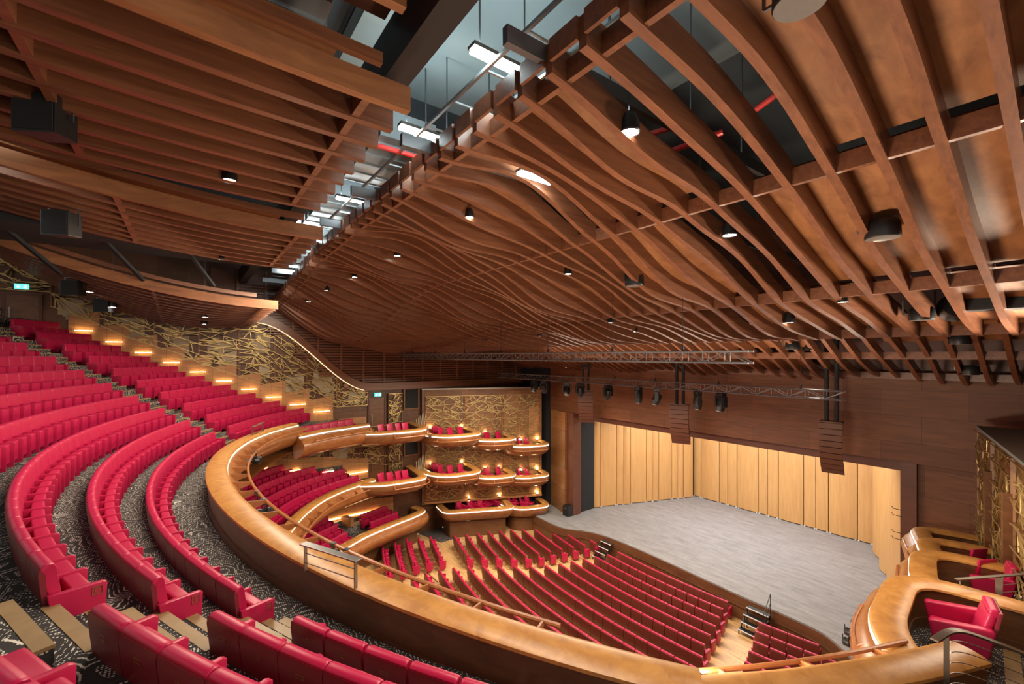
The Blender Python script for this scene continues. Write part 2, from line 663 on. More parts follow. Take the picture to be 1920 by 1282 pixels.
# ------------------------------------------------------------------ walls
mb = MB()
mb.box(-14.9, -14.6, -9, 22, 0, 18.5)
struct(mb, 'wall_left', M['sidewall'], 'dark brown veneer side wall behind the gold lattice', 'wall')
mb = MB()
mb.box(14.6, 14.9, 6, 22, 0, 18.5)
struct(mb, 'wall_right', M['sidewall'], 'dark brown veneer side wall beside the armchair boxes', 'wall')
mb = MB()
mb.box(-16, 16, -12, 24, 19.0, 19.3)
ceil = struct(mb, 'ceiling', M['roof'], 'dark roof void above the timber ribs', 'ceiling')
mb = MB()
mb.box(3.5, 13.5, 2.6, 9.2, 18.6, 18.98)
mb.build('slab_panel', M['concrete'], ceil)
mb = MB()
mb.box(-16, 16, 21.95, 24.2, 11.6, 19)
struct(mb, 'wall_above_stage', M['pros_dark'], 'dark wall above the proscenium behind the ribs', 'wall')

# proscenium: header, lower trim, side walls, jambs
mb = MB()
hx = []
for i in range(33):
    x = -11.2 + 23.4 * i / 32
    hx.append((x, 22.0 - 0.25 * cos(x / 12 * pi / 2), 0))
mb.sweep(hx, [(0, 8.25), (0, 11.75), (-0.02, 11.75), (-0.02, 8.25)][::-1])
mb2 = MB()
mb2.prism([(p[0], p[1]) for p in hx] + [(12.2, 22.9), (-11.2, 22.9)], 8.25, 11.7)
pros = struct(mb2, 'wall_proscenium_header', M['pros'], 'brown veneer header wall over the stage opening', 'wall')
mb = MB()
mb.box(-8.6, 8.96, 22.35, 22.8, 7.82, 8.30)
mb.build('trim_strip', M['pros_dark'], pros)
mb = MB()
mb.box(9.0, 12.3, 22.35, 22.9, 1.1, 8.3)
struct(mb, 'wall_proscenium_right', M['pros'], 'brown veneer wall at the armchair side of the stage opening', 'wall')
mb = MB()
mb.box(8.95, 9.42, 22.1, 22.9, 1.1, 8.26)
struct(mb, 'trim_1', M['pros_dark'], 'dark jamb at the armchair side of the stage opening', 'trim')
mb = MB()
pts = []
for i in range(17):
    t = i / 16
    pts.append((-11.1 + 2.0 * t, 21.75 + 0.22 * cos(t * pi), 0))
mb.prism(pts + [(-9.1, 22.9), (-11.1, 22.9)], 1.1, 8.3)
struct(mb, 'wall_proscenium_left', M['boxpanel'], 'curved glossy veneer wall between the wall boxes and stage opening', 'wall', smooth=30)
mb = MB()
mb.box(-9.05, -8.42, 21.7, 22.45, 1.1, 8.3)
struct(mb, 'trim_2', M['pros_dark'], 'red-brown jamb at the far side of the stage opening', 'trim')
mb = MB()
mb.box(-9.6, -8.62, 22.5, 24.0, 1.1, 9)
mb.box(9.3, 10.4, 22.9, 24.2, 1.1, 9)
mb.box(-14.6, -11.15, 21.6, 22.9, 0.0, 12)
mb.box(12.3, 14.6, 21.6, 22.9, 0.0, 12)
struct(mb, 'wall_stage_void', M['black'], 'black masking beside the stage opening', 'wall')
mb = MB()
mb.box(-10, 10.5, 33.3, 33.5, 1.1, 12)
mb.box(-10, 10.5, 22.9, 33.5, 10.4, 10.6)
mb.box(-10.2, -10, 24, 33.5, 1.1, 12)
mb.box(10.4, 10.6, 24, 33.5, 1.1, 12)
struct(mb, 'wall_backstage', M['black'], 'black masking around the concert shell', 'wall')


# ------------------------------------------------------------------ concert shell panels
def shell_panel(a, b, bulge, label):
    a = Vector(a); b = Vector(b)
    d = b - a
    nrm = Vector((d.y, -d.x)).normalized()      # towards the audience
    n = 9
    front = []
    for i in range(n):
        t = i / (n - 1)
        p = a + d * (0.022 + 0.956 * t)
        o = bulge * (1 - (2 * t - 1) ** 2)
        front.append(p + nrm * o)
    back = [p - nrm * 0.08 for p in reversed(front)]
    m = MB()
    m.prism([(p.x, p.y) for p in front + back], 1.16, 9.6)
    o = m.build('acoustic_panel', M['shell'], None, 25)
    tag(o, label, 'panel', 'golden acoustic shell panels on the stage')
    f = MB()
    for q in (0.08, 0.92):
        p = a + d * q - nrm * 0.03
        f.box(p.x - 0.04, p.x + 0.04, p.y - 0.04, p.y + 0.04, 1.10, 1.165)
    f.build('foot', M['white'], o)
    return o


LA, LB = (-8.75, 24.0), (-5.55, 32.6)
xs = [1112, 1126, 1156.5, 1169, 1182, 1212, 1224, 1235, 1260, 1271, 1281.6, 1299.5]
lp = []
for x in xs:
    t = (x - CX) / FPX
    r = FWD + RGT * t
    e = Vector(LB) - Vector(LA)
    w = Vector(LA) - CAM.xy
    s = (w.x * r.y - w.y * r.x) / (r.x * e.y - r.y * e.x)
    s = -s if s < -0.2 else s
    lp.append(Vector(LA) + e * s)
for i in range(len(lp) - 1):
    shell_panel(lp[i], lp[i + 1], 0.05 if i % 3 else 0.14, 'golden wood acoustic panel, %s from the stage opening along the far flank of the stage' % nth(i + 1))
xs = [1300.5, 1314, 1349, 1364, 1381.6, 1422, 1439.5, 1459, 1507, 1529, 1553, 1608, 1637]
bp = [Vector((at_y(x, 32.6), 32.6)) for x in xs]
for i in range(len(bp) - 1):
    shell_panel(bp[i], bp[i + 1], 0.10 if (bp[i + 1] - bp[i]).length > 0.9 else 0.03, 'golden wood acoustic panel, %s from the upstage corner across the stage back' % nth(i + 1))
ra, rb = Vector((5.75, 32.5)), Vector((8.9, 24.0))
for i in range(4):
    shell_panel(ra.lerp(rb, i / 4), ra.lerp(rb, (i + 1) / 4), 0.30, 'golden wood curved acoustic panel, %s from the back along the near flank' % nth(i + 1))


# ------------------------------------------------------------------ timber rib ceiling over the stalls
CEN = [(3.4, 3.65), (5.5, 3.35), (7.85, 2.72), (10.0, 1.95), (12.1, 1.32), (14.2, 0.82), (16.5, 0.48)]
SID = [(3.4, 3.0), (5.0, 1.9), (6.9, 0.85), (9.5, 0.38), (12, 0.25), (16.5, 0.30)]


def rib_h(x, y, wave=True):
    w = sm((-1.0 - x) / 12.5)
    h = spline(CEN, y) * (1 - w) + spline(SID, y) * w
    if wave:
        cell = (y - 3.6) / 4.25
        env = sin(pi * max(0, min(3, cell))) ** 2
        j = int(max(0, min(2, floor(cell))))
        amp = (0.36, 0.30, 0.22)[j] * (1 - 0.45 * w) * (1 - 0.65 * sm((x - 7.5) / 3.5))
        h += amp * env * sin(2 * pi * x / (5.4, 4.8, 6.2)[j] + (0.6, 2.4, 4.1)[j])
    return h


RIBX = [14.1 - 0.6 * i for i in range(48)]
RW, RH = 0.125, 0.40
can1 = thing('slatted_canopy', 'wide canopy of wavy brown timber ribs hung above the stalls', 'ceiling canopy', (0, 10, 14))
for x in RIBX:
    m = MB()
    ys = [3.72 + (16.35 - 3.72) * i / 44 for i in range(45)]
    m.sweep([(x, y, CAM.z + rib_h(x, y)) for y in ys], [(-RW / 2, 0), (RW / 2, 0), (RW / 2, RH), (-RW / 2, RH)])
    kid(m, 'rib', M['rib'], can1)
for yc in (4.02, 7.85, 12.1, 16.3):
    m = MB()
    for i in range(len(RIBX) - 1):
        xa, xb = RIBX[i] - RW / 2, RIBX[i + 1] + RW / 2
        h = CAM.z + 0.5 * (rib_h(RIBX[i], yc) + rib_h(RIBX[i + 1], yc))
        m.box(xb, xa, yc - 0.045, yc + 0.045, h + 0.03, h + 0.30)
    kid(m, 'cross_beam', M['rib'], can1)
# edge fascia along the slot
m = MB()
for i in range(len(RIBX) - 1):
    xa, xb = RIBX[i] - RW / 2, RIBX[i + 1] + RW / 2
    h = CAM.z + 0.5 * (rib_h(RIBX[i], 3.72) + rib_h(RIBX[i + 1], 3.72))
    m.box(xb, xa, 3.67, 3.72, h + 0.12, h + 0.40)
kid(m, 'edge_board', M['rib'], can1)
# soffit boards lying on the ribs
VOID = {0: ((9.0, 11.0), (5.9, 7.2), (2.2, 3.1), (-3.2, -2.5), (-8.6, -8.0)), 1: ((8.2, 9.9), (4.5, 5.5), (0.0, 0.7), (-5.0, -4.4)), 2: ((10.4, 12.0), (6.0, 7.3), (1.5, 2.2), (-3.6, -2.9))}
cells = []
for j, (ya, yb) in enumerate(((4.15, 7.75), (7.95, 12.0), (12.2, 16.2))):
    run = []
    for i in range(len(RIBX) - 1):
        xm = 0.5 * (RIBX[i] + RIBX[i + 1])
        void = any(a < xm < b for a, b in VOID[j])
        if not void:
            run.append(i)
        if run and (void or len(run) == 2 or i == len(RIBX) - 2):
            cells.append((run[0], run[-1] + 1, ya, yb))
            run = []
for (i0, i1, ya, yb) in cells[:100]:
    m = MB()
    for i in range(i0, i1):
        xa, xb = RIBX[i], RIBX[i + 1]
        ys = [ya + (yb - ya) * k / 12 for k in range(13)]
        vs, fs = [], []
        for y in ys:
            vs += [(xa, y, CAM.z + rib_h(xa, y) + RH - 0.02), (xb, y, CAM.z + rib_h(xb, y) + RH - 0.02)]
        for y in ys:
            vs += [(xa, y, CAM.z + rib_h(xa, y) + RH + 0.01), (xb, y, CAM.z + rib_h(xb, y) + RH + 0.01)]
        N = len(ys) * 2
        for k in range(len(ys) - 1):
            a = 2 * k
            fs += [(a, a + 1, a + 3, a + 2), (N + a, N + a + 2, N + a + 3, N + a + 1)]
        m.add(vs, fs)
    kid(m, 'soffit_panel', M['soffit'], can1, 30)

CEN2 = [(16.9, 0.85), (18.2, 0.35), (19.6, -0.25), (20.8, -0.72), (21.7, -0.95)]
can2 = thing('slatted_canopy', 'lower canopy of brown timber ribs just before the stage opening', 'ceiling canopy', (0, 19, 12))
for x in [r for r in RIBX if r > -13.6]:
    m = MB()
    ys = [16.9 + 4.85 * i / 20 for i in range(21)]
    m.sweep([(x - 0.3, y, CAM.z + spline(CEN2, y) + 0.10 * sin(x * 1.3 + y)) for y in ys], [(-RW / 2, 0), (RW / 2, 0), (RW / 2, 0.34), (-RW / 2, 0.34)])
    kid(m, 'rib', M['rib'], can2)
for yc in (19.4, 21.6):
    m = MB()
    m.box(-13.6, 14.1, yc - 0.045, yc + 0.045, CAM.z + spline(CEN2, yc) + 0.05, CAM.z + spline(CEN2, yc) + 0.3)
    kid(m, 'cross_beam', M['rib'], can2)
m = MB()
m.sweep([(x, 17.15, CAM.z + 1.15) for x in (14.1, 10, 5, 0, -5, -10, -13.6)], [(0, 0), (0.9, 0.02), (0.9, 0.06), (0, 0.05)])
kid(m, 'soffit_panel', M['soffit'], can2)
for (xa, xb, ya, yb) in ((13.6, 9.2, 17.6, 18.9), (7, 3, 17.4, 19.2), (1, -5, 17.4, 19.6), (-6, -13, 17.2, 20.6), (6.4, 2, 19.7, 21.5), (1, -5.6, 19.8, 21.6)):
    m = MB()
    vs, fs = [], []
    for k in range(7):
        y = ya + (yb - ya) * k / 6
        z = CAM.z + spline(CEN2, y) + 0.42
        vs += [(xa, y, z), (xb, y, z), (xa, y, z + 0.03), (xb, y, z + 0.03)]
    for k in range(6):
        a = 4 * k
        fs += [(a, a + 1, a + 5, a + 4), (a + 2, a + 6, a + 7, a + 3)]
    m.add(vs, fs)
    kid(m, 'soffit_panel', M['soffit'], can2)


# ------------------------------------------------------------------ slatted clouds over the balcony
def cloud(label, xs, yend, hf, y0, depth0, depth, panel=True):
    # hf(fraction across the canopy, y): height of the slat undersides above eye level
    n = 26
    N = len(xs) - 1
    root = thing('slatted_canopy', label, 'ceiling canopy', (sum(xs) / len(xs), yend - 4, CAM.z + hf(0.5, yend)))
    for i, x in enumerate(xs):
        f = i / max(1, N)
        m = MB()
        ys = [yend + (y0 - yend) * k / n for k in range(n + 1)]
        dep = depth0 if i == 0 else depth
        m.sweep([(x, y, CAM.z + hf(f, y)) for y in ys], [(-0.065, 0), (0.065, 0), (0.065, dep), (-0.065, dep)])
        kid(m, 'fascia_board' if i == 0 else 'rib', M['soffit'] if i == 0 else M['rib'], root)
        if i == 0:
            m = MB()
            m.sweep([(x + 0.17, y, CAM.z + hf(0, y) + dep) for y in ys if y < yend - 0.4], [(-0.05, 0.06), (0.05, 0.06), (0.05, 0.20), (-0.05, 0.20)])
            kid(m, 'upper_rail', M['rib'], root)
    for yc in (yend - 0.55, yend - 3.9):
        m = MB()
        for i in range(N):
            z = CAM.z + hf((i + 0.5) / N, yc)
            m.box(xs[i + 1], xs[i], yc - 0.05, yc + 0.05, z + 0.015, z + 0.26)
        kid(m, 'cross_beam', M['rib'], root)
    if panel:
        m = MB()
        ys = [yend - 0.9 + (y0 - yend + 0.9) * k / 14 for k in range(15)]
        for i in range(N):
            vs, fs = [], []
            for y in ys:
                za = CAM.z + hf(i / N, y) + depth
                zb = CAM.z + hf((i + 1) / N, y) + depth
                vs += [(xs[i], y, za), (xs[i + 1], y, zb), (xs[i], y, za + 0.03), (xs[i + 1], y, zb + 0.03)]
            for k in range(14):
                a = 4 * k
                fs += [(a, a + 1, a + 5, a + 4), (a + 2, a + 6, a + 7, a + 3)]
            m.add(vs, fs)
        kid(m, 'soffit_panel', M['soffit'], root)
    return root


def cloud3_h(f, y):
    return (1.88 + 0.026 * (2.95 - y) ** 2) * (1 - f) + (1.47 + 0.050 * (1 - y) ** 2) * f


cloud('pair of timber slats highest up beside the lit ceiling slot', [8.75, 9.4], 2.0, lambda f, y: 3.95 + 0.004 * (2.3 - y) ** 2, -6.0, 0.30, 0.30, False)
cloud('high timber slat canopy nearest the camera above the balcony', [7.9 - 0.62 * i for i in range(9)], 2.42, lambda f, y: 3.30 + 0.010 * (2.42 - y) ** 2, -9.0, 0.32, 0.56)
cloud('middle timber slat canopy above the balcony, with tall lit fascia', [1.75 - 0.64 * i for i in range(8)], 2.75, lambda f, y: 2.93 + 0.0165 * (2.75 - y) ** 2, -9.0, 0.32, 0.50)
cloud('lowest timber slat canopy sweeping down beside the gold lattice wall', [-6.3 - 0.66 * i for i in range(13)], 2.95, cloud3_h, -7.0, 0.34, 0.30)
m = MB().box(7.6, 11.5, -5, 2.2, 16.95, 17.05)
for k in range(6):
    m.box(7.6, 11.5, -4.6 + 1.2 * k, -4.5 + 1.2 * k, 16.85, 16.95)
tag(m.build('catwalk_deck', M['pros_dark']), 'dark brown catwalk deck beside the black beam near the slot', 'deck')

# ------------------------------------------------------------------ roof void services
m = MB()
m.box(-14.4, 12.5, 2.25, 2.6, 16.25, 16.95)
tag(m.build('catwalk_beam', M['blackmetal']), 'long black steel catwalk beam beside the ceiling slot', 'beam')
for i, (x0, x1, y0, y1, z0, z1) in enumerate(((4.6, 6.9, -0.6, 1.7, 17.4, 18.3), (1.6, 4.4, 3.3, 4.6, 17.0, 17.6), (-3.5, 0.0, 3.3, 4.7, 17.0, 17.6), (-10.5, -5.0, 3.3, 4.7, 17.0, 17.6), (-2.9, 2.5, -6.0, -4.2, 17.2, 18.0), (-7, 2, 5.5, 7.0, 16.8, 17.5))):
    m = MB()
    m.box(x0, x1, y0, y1, z0, z1)
    k = 0
    while x0 + 0.6 * k < x1:
        m.box(x0 + 0.6 * k, x0 + 0.6 * k + 0.03, y0 - 0.03, y1 + 0.03, z0 - 0.03, z1 + 0.03)
        k += 1
    tag(m.build('air_duct', M['duct'], None, False, 0.0), ('silver foil duct above the high slat canopy', 'grey duct in the ceiling slot after the second tube light', 'grey duct in the ceiling slot by the third tube light', 'grey duct at the far end of the ceiling slot', 'grey duct in the gap between two slat canopies', 'grey duct seen between the wavy ribs')[i], 'duct')
for i, (a, b, r) in enumerate((((9.9, -2, 17.0), (9.9, 4.6, 17.0), 0.09), ((8.7, 7.0, 16.0), (9.7, 7.3, 16.1), 0.05), ((4.7, 3.0, 16.6), (4.7, 5.4, 16.6), 0.05), ((2.0, 5.0, 16.4), (9.0, 7.0, 16.4), 0.05), ((5.5, -4, 17.2), (5.8, 1.6, 17.2), 0.05), ((11.2, 7.1, 16.4), (10.2, 7.4, 16.3), 0.05))):
    m = MB()
    m.tube([a, b], r, 10)
    for t in (0.25, 0.75):
        p = Vector(a).lerp(Vector(b), t)
        pass
    pipe = tag(m.build('sprinkler_pipe', M['redpipe'], None, 30), ('thick red sprinkler pipe crossing the concrete slab', 'red sprinkler pipe above the wavy ribs', 'thin red pipe beside the second tube light', 'red pipe seen through the rib openings', 'thin red pipe above the high slat canopy', 'red pipe above the ribs at the armchair side')[i], 'pipe')
    MB().bar(Vector(a).lerp(Vector(b), 0.5), Vector((0.5 * (a[0] + b[0]), 0.5 * (a[1] + b[1]), 18.98)), 0.025).build('hanger', M['truss'], pipe)
for i, x in enumerate((-12, -9, -6, -3, 0, 3, 6, 9.2)):
    m = MB()
    m.bar((x, 3.1, 16.2), (x, 22, 16.2 if x < 5 else 16.4), 0.10, 0.22)
    for y in (5, 9, 13, 17, 21):
        m.bar((x, y, 16.2), (x, y, 18.9), 0.03)
    tag(m.build('ceiling_hanger', M['truss']), 'grey steel hanger beam above the wavy ribs, %s counted from the lattice wall' % nth(i + 1), 'beam', 'hanger beams above the ribs')
m = MB()
for y in (3.6, 4.4):
    m.bar((-14, y, 16.6), (13, y, 16.6), 0.05)
for k in range(28):
    m.bar((-14 + k, 3.6, 16.6), (-14 + k, 4.4, 16.6), 0.03)
tag(m.build('cable_tray', M['duct']), 'long galvanised cable tray running along the ceiling slot', 'cable tray')
m = MB()
m.box(-5.9, -3.1, -8.5, 2.5, 15.75, 16.9)  # black box stretched across the gap, standing in for its darkness
for k in range(1, 4):
    m.bar((-4.5, -6 + 2 * k, 15.8), (-6.1, -5.2 + 2 * k, 14.9), 0.10)
tag(m.build('dark_gap_fill', M['black']), 'black box filling the dark void between the two lower slat canopies', 'dark fill')
for i, (x, y, z, L) in enumerate(((8.0, 3.35, 16.8, 1.15), (5.3, 3.35, 16.8, 1.2), (0.55, 3.4, 16.8, 1.3), (-3.8, 3.4, 16.6, 1.3), (-8.5, 3.4, 16.4, 1.3), (6.6, 5.3, 15.95, 0.9), (1.9, -3.6, 16.4, 1.1), (-1.0, -6.5, 16.6, 1.3), (-4.6, 3.0, 17.6, 1.3))):
    root = thing('tube_light', ('bright white tube light in the slot below the concrete slab', 'bright white tube light in the slot by the high slat canopy', 'white tube light in the slot by the middle slat canopy', 'white tube light in the slot, fourth from the concrete slab', 'white tube light in the slot, fifth from the concrete slab', 'bright white tube light glaring through the wavy ribs', 'bright white tube light in the gap behind the high slat canopy', 'white tube light far back over the middle slat canopy', 'white tube light high above the black gap fill')[i], 'light', (x, y, z))
    m = MB()
    m.box(-0.10, 0.10, 0, L, 0.03, 0.09)
    m.build('tray', M['steel'], root)
    m = MB()
    for s in (-0.05, 0.05):
        m.tube([(s, 0.02, 0), (s, L - 0.02, 0)], 0.03, 8)
    m.build('tube', M['tubelight'], root)
    m = MB()
    m.bar((0, 0.15, 0.09), (0, 0.15, 19.0 - z), 0.02)
    m.bar((0, L - 0.15, 0.09), (0, L - 0.15, 19.0 - z), 0.02)
    m.build('suspension_rod', M['truss'], root)
    for nm, e, zz, rx in (('tube_glow', 26, -0.04, 0), ('tray_glow', 28, 0.12, pi)):
        d = bpy.data.lights.new(nm, 'AREA')
        d.shape = 'RECTANGLE'; d.size = 0.14; d.size_y = L
        d.energy = e; d.color = (0.78, 0.96, 1.0)
        lo = bpy.data.objects.new(nm, d)
        lo.location = (0, L / 2, zz)
        lo.rotation_euler = (rx, 0, 0)
        COL.objects.link(lo)
        lo.parent = root

# ------------------------------------------------------------------ downlights, speakers in the ceiling
_dl = {}


def dl_mesh():
    if not _dl:
        _dl['can'] = MB().lathe([(0.02, 0.30), (0.10, 0.29), (0.15, 0.18), (0.165, 0.02), (0.15, 0.0), (0.14, 0.03), (0.03, 0.05)], 18).mesh('housing', M['blackmetal'], 35)
        _dl['lens'] = MB().lathe([(0.01, 0.012), (0.132, 0.012), (0.132, 0.022), (0.01, 0.022)], 18).mesh('lens', M['lamp'], 35)
        _dl['rod'] = MB().bar((0, 0, 0.28), (0, 0, 0.9), 0.02).mesh('stem', M['truss'])
    return _dl


def downlight(p, label, power=90, scale=1.0, group=None, stem=False):
    dm = dl_mesh()
    root = thing('downlight', label, 'light', p, 0, group)
    root.scale = (scale,) * 3
    inst('housing', dm['can'], root)
    inst('lens', dm['lens'], root)
    inst('stem', dm['rod'], root, Matrix.Translation((0, 0, 0.28)) @ Matrix.Diagonal((1, 1, (19.0 - p[2]) / scale / 0.62 if stem else 1, 1)) @ Matrix.Translation((0, 0, -0.28)))
    if power:
        d = bpy.data.lights.new('beam', 'SPOT')
        d.energy = power
        d.spot_size = radians(120)
        d.spot_blend = 0.8
        d.shadow_soft_size = 0.12
        d.color = (1.0, 0.85, 0.66)
        o = bpy.data.objects.new('beam', d)
        o.location = (0, 0, -0.03)
        COL.objects.link(o)
        o.parent = root
    return root


def on_ribs(px, py, dz=0.04):
    best = None
    for i in range(40, 3400):
        d = i * 0.01
        p = CAM.xy + FWD * d + RGT * ((px - CX) / FPX * d)
        if p.y < 3.4:
            continue
        h = (HY - py) / FPX * d
        hh = (rib_h(p.x, p.y) if p.y < 16.6 else spline(CEN2, p.y)) + dz
        if h >= hh - 0.0:
            return Vector((p.x, p.y, CAM.z + hh))
        if p.y > 21.3:
            break
        best = Vector((p.x, p.y, CAM.z + hh))
    return best


DL = [(1180, 250, 160), (880, 408, 110), (745, 480, 90), (665, 520, 70), (613, 545, 60), (578, 566, 50), (1368, 442, 160), (1065, 514, 110),
      (1480, 605, 120), (1190, 622, 100), (1145, 605, 80), (1580, 567, 120), (1515, 656, 90), (1012, 630, 70), (910, 637, 60), (1268, 690, 70), (1098, 686, 60), (930, 683, 50), (1060, 688, 50)]
for i, (px, py, pw) in enumerate(DL):
    p = on_ribs(px, py, 0.04 if i in (0, 1, 6, 8) else -0.02)
    downlight(p, 'small bright round downlight between wavy ribs, %s nearest the camera' % nth(i + 1), pw, 0.72 if i not in (0, 6, 8) else 0.95)
for (px, py, h, pw, lab) in ((430, 338, 3.36, 150, 'round downlight under the high slat canopy, warm glow on timber'), (415, 485, 3.02, 120, 'round downlight under the middle slat canopy'),
                             (385, 594, 1.74, 60, 'round downlight under the lowest slat canopy, upper of a pair'), (383, 607, 1.53, 60, 'round downlight under the lowest slat canopy, lower of a pair'),
                             (168, 547, 2.55, 60, 'round downlight beside a speaker, above the exit door'), (212, 575, 2.10, 60, 'round downlight beside a speaker, above the lattice wall')):
    p = at_z(px, py, CAM.z + h)
    downlight((p.x, p.y, p.z - 0.02), lab, pw, 0.9, None, True)

_sp = {}


def box_speaker(p, rz, label, s=1.0):
    root = thing('loudspeaker', label, 'speaker', p, rz)
    root.scale = (s,) * 3
    if not _sp:
        m = MB()
        m.add([(-0.30, -0.26, 0.0), (0.30, -0.26, 0.0), (0.22, 0.24, 0.06), (-0.22, 0.24, 0.06), (-0.30, -0.26, 0.62), (0.30, -0.26, 0.62), (0.22, 0.24, 0.58), (-0.22, 0.24, 0.58)],
              [(3, 2, 1, 0), (4, 5, 6, 7), (0, 1, 5, 4), (1, 2, 6, 5), (2, 3, 7, 6), (3, 0, 4, 7)])
        _sp['c'] = m.mesh('cabinet', M['blackmetal'], False, 0.012)
        _sp['g'] = MB().box(-0.27, 0.27, -0.275, -0.262, 0.04, 0.58).mesh('grille', M['black'])
        m = MB()
        m.bar((-0.33, 0, 0.30), (-0.33, 0, 0.72), 0.04, 0.02)
        m.bar((0.33, 0, 0.30), (0.33, 0, 0.72), 0.04, 0.02)
        m.bar((-0.34, 0, 0.72), (0.34, 0, 0.72), 0.04, 0.02)
        m.bar((0, 0, 0.72), (0, 0, 1.1), 0.04)
        _sp['b'] = m.mesh('bracket', M['truss'])
    inst('cabinet', _sp['c'], root)
    inst('grille', _sp['g'], root)
    inst('bracket', _sp['b'], root)
    return root


for (px, py, h, s, lab) in ((92, 262, 3.05, 0.9, 'black wedge loudspeaker hung under the high slat canopy'), (120, 446, 2.75, 0.95, 'black wedge loudspeaker hung under the middle slat canopy'),
                            (140, 556, 2.15, 0.95, 'black wedge loudspeaker by the lattice wall, nearer the exit door'), (197, 586, 1.85, 0.95, 'black wedge loudspeaker by the lattice wall, next to a pale fabric panel')):
    p = at_z(px, py, CAM.z + h)
    box_speaker((p.x, p.y, p.z), radians(60), lab, s)

_rs = MB().lathe([(0.02, 0.30), (0.20, 0.30), (0.24, 0.24), (0.25, 0.02), (0.24, 0.0), (0.10, 0.0), (0.09, 0.04), (0.01, 0.05)], 22).mesh('can', M['blackmetal'], 35)
_rr = MB().lathe([(0.105, -0.006), (0.235, -0.006), (0.235, 0.001), (0.105, 0.001)], 22).mesh('ring', M['steel'], 35)
_rh = MB().bar((-0.24, 0, 0.15), (-0.34, 0, 0.15), 0.03).bar((-0.34, 0, 0.15), (-0.34, 0, 0.5), 0.03).mesh('arm', M['truss'])
for i, (px, py, lab) in enumerate(((1655, 446, 'round black ceiling speaker hung from a rib beneath soffit boards'), (1728, 600, 'round black ceiling speaker in the cross bay near the armchair side'),
                                   (1800, 645, 'round black ceiling speaker just beyond the first canopy edge'), (1818, 702, 'round black ceiling speaker close above the proscenium header'),
                                   (1486, 655, 'round black ceiling speaker over the middle of the lower canopy'), (1190, 536, 'round black ceiling speaker among the ribs over mid stalls'),
                                   (1500, 8, 'round black ceiling speaker highest up, cut by the picture top'))):
    p = on_ribs(px, py, -0.02)
    root = thing('ceiling_speaker', lab, 'speaker', p)
    inst('can', _rs, root)
    inst('ring', _rr, root)
    inst('arm', _rh, root)
# big lamp drum and black box at the canopy edge
p = on_ribs(1790, 592, 0.25)
root = thing('drum_lamp', 'large round black drum lamp facing down beside a black box', 'light', p, radians(30))
m = MB().lathe([(0.05, -0.18), (0.30, -0.16), (0.33, 0.0), (0.30, 0.16), (0.05, 0.22)], 24, (0, 0, 0.2), Matrix.Rotation(radians(72), 4, 'X'))
m.build('drum', M['blackmetal'], root, 35)
m = MB().bar((-0.36, 0, 0.2), (-0.36, 0, 0.75), 0.04).bar((0.36, 0, 0.2), (0.36, 0, 0.75), 0.04).bar((-0.36, 0, 0.75), (0.36, 0, 0.75), 0.04)
m.build('yoke', M['truss'], root)
p = on_ribs(1885, 580, 0.20)
root = thing('equipment_box', 'flat black equipment box lying above the canopy edge', 'box', p)
MB().box(-0.55, 0.65, -0.25, 0.25, 0, 0.42).build('case', M['blackmetal'], root, False, 0.015)
MB().box(-0.5, 0.6, -0.27, -0.25, 0.06, 0.36).build('front_grille', M['black'], root)


# ------------------------------------------------------------------ trusses and hung equipment
def truss(name, x0, x1, y, z, s, label):
    root = thing(name, label, 'truss', (0, y, z))
    for (dy, dz) in ((-s / 2, s / 2), (s / 2, s / 2), (-s / 2, -s / 2), (s / 2, -s / 2)):
        MB().tube([(x0, dy, dz), (x1, dy, dz)], 0.026, 8).build('chord', M['truss'], root, 35)
    m = MB()
    n = int((x1 - x0) / 0.55)
    for i in range(n):
        a = x0 + (x1 - x0) * i / n
        b = x0 + (x1 - x0) * (i + 1) / n
        for dy in (-s / 2, s / 2):
            m.bar((a, dy, -s / 2), (a, dy, s / 2), 0.022)
            if i % 2:
                m.bar((a, dy, -s / 2), (b, dy, s / 2), 0.02)
            else:
                m.bar((a, dy, s / 2), (b, dy, -s / 2), 0.02)
        m.bar((a, -s / 2, s / 2), (a, s / 2, s / 2), 0.02)
    m.build('web', M['truss'], root)
    for i in range(7):
        x = x0 + (x1 - x0) * (i + 0.5) / 7
        off = 0.0 if y < 16.5 else -0.3
        x = min((r + off for r in RIBX), key=lambda q: abs(q - x))
        top = CAM.z + (rib_h(x, y) if y < 16.5 else spline(CEN2, y)) + 0.2 - z
        k = MB()
        k.bar((x, 0, s / 2 - 0.02), (x, 0, s / 2 + 0.16), 0.05)
        k.bar((x, 0, s / 2 + 0.12), (x, 0, top), 0.010)
        k.build('hoist_hook', M['blackmetal'], root)
    return root


truss('lighting_truss', -12.1, 8.65, 10.6, 12.27, 0.27, 'bare dark steel truss hung level with the eye across the hall')
truss('lighting_truss', -11.4, 8.5, 17.5, 10.97, 0.29, 'dark steel truss carrying moving lights before the stage opening')

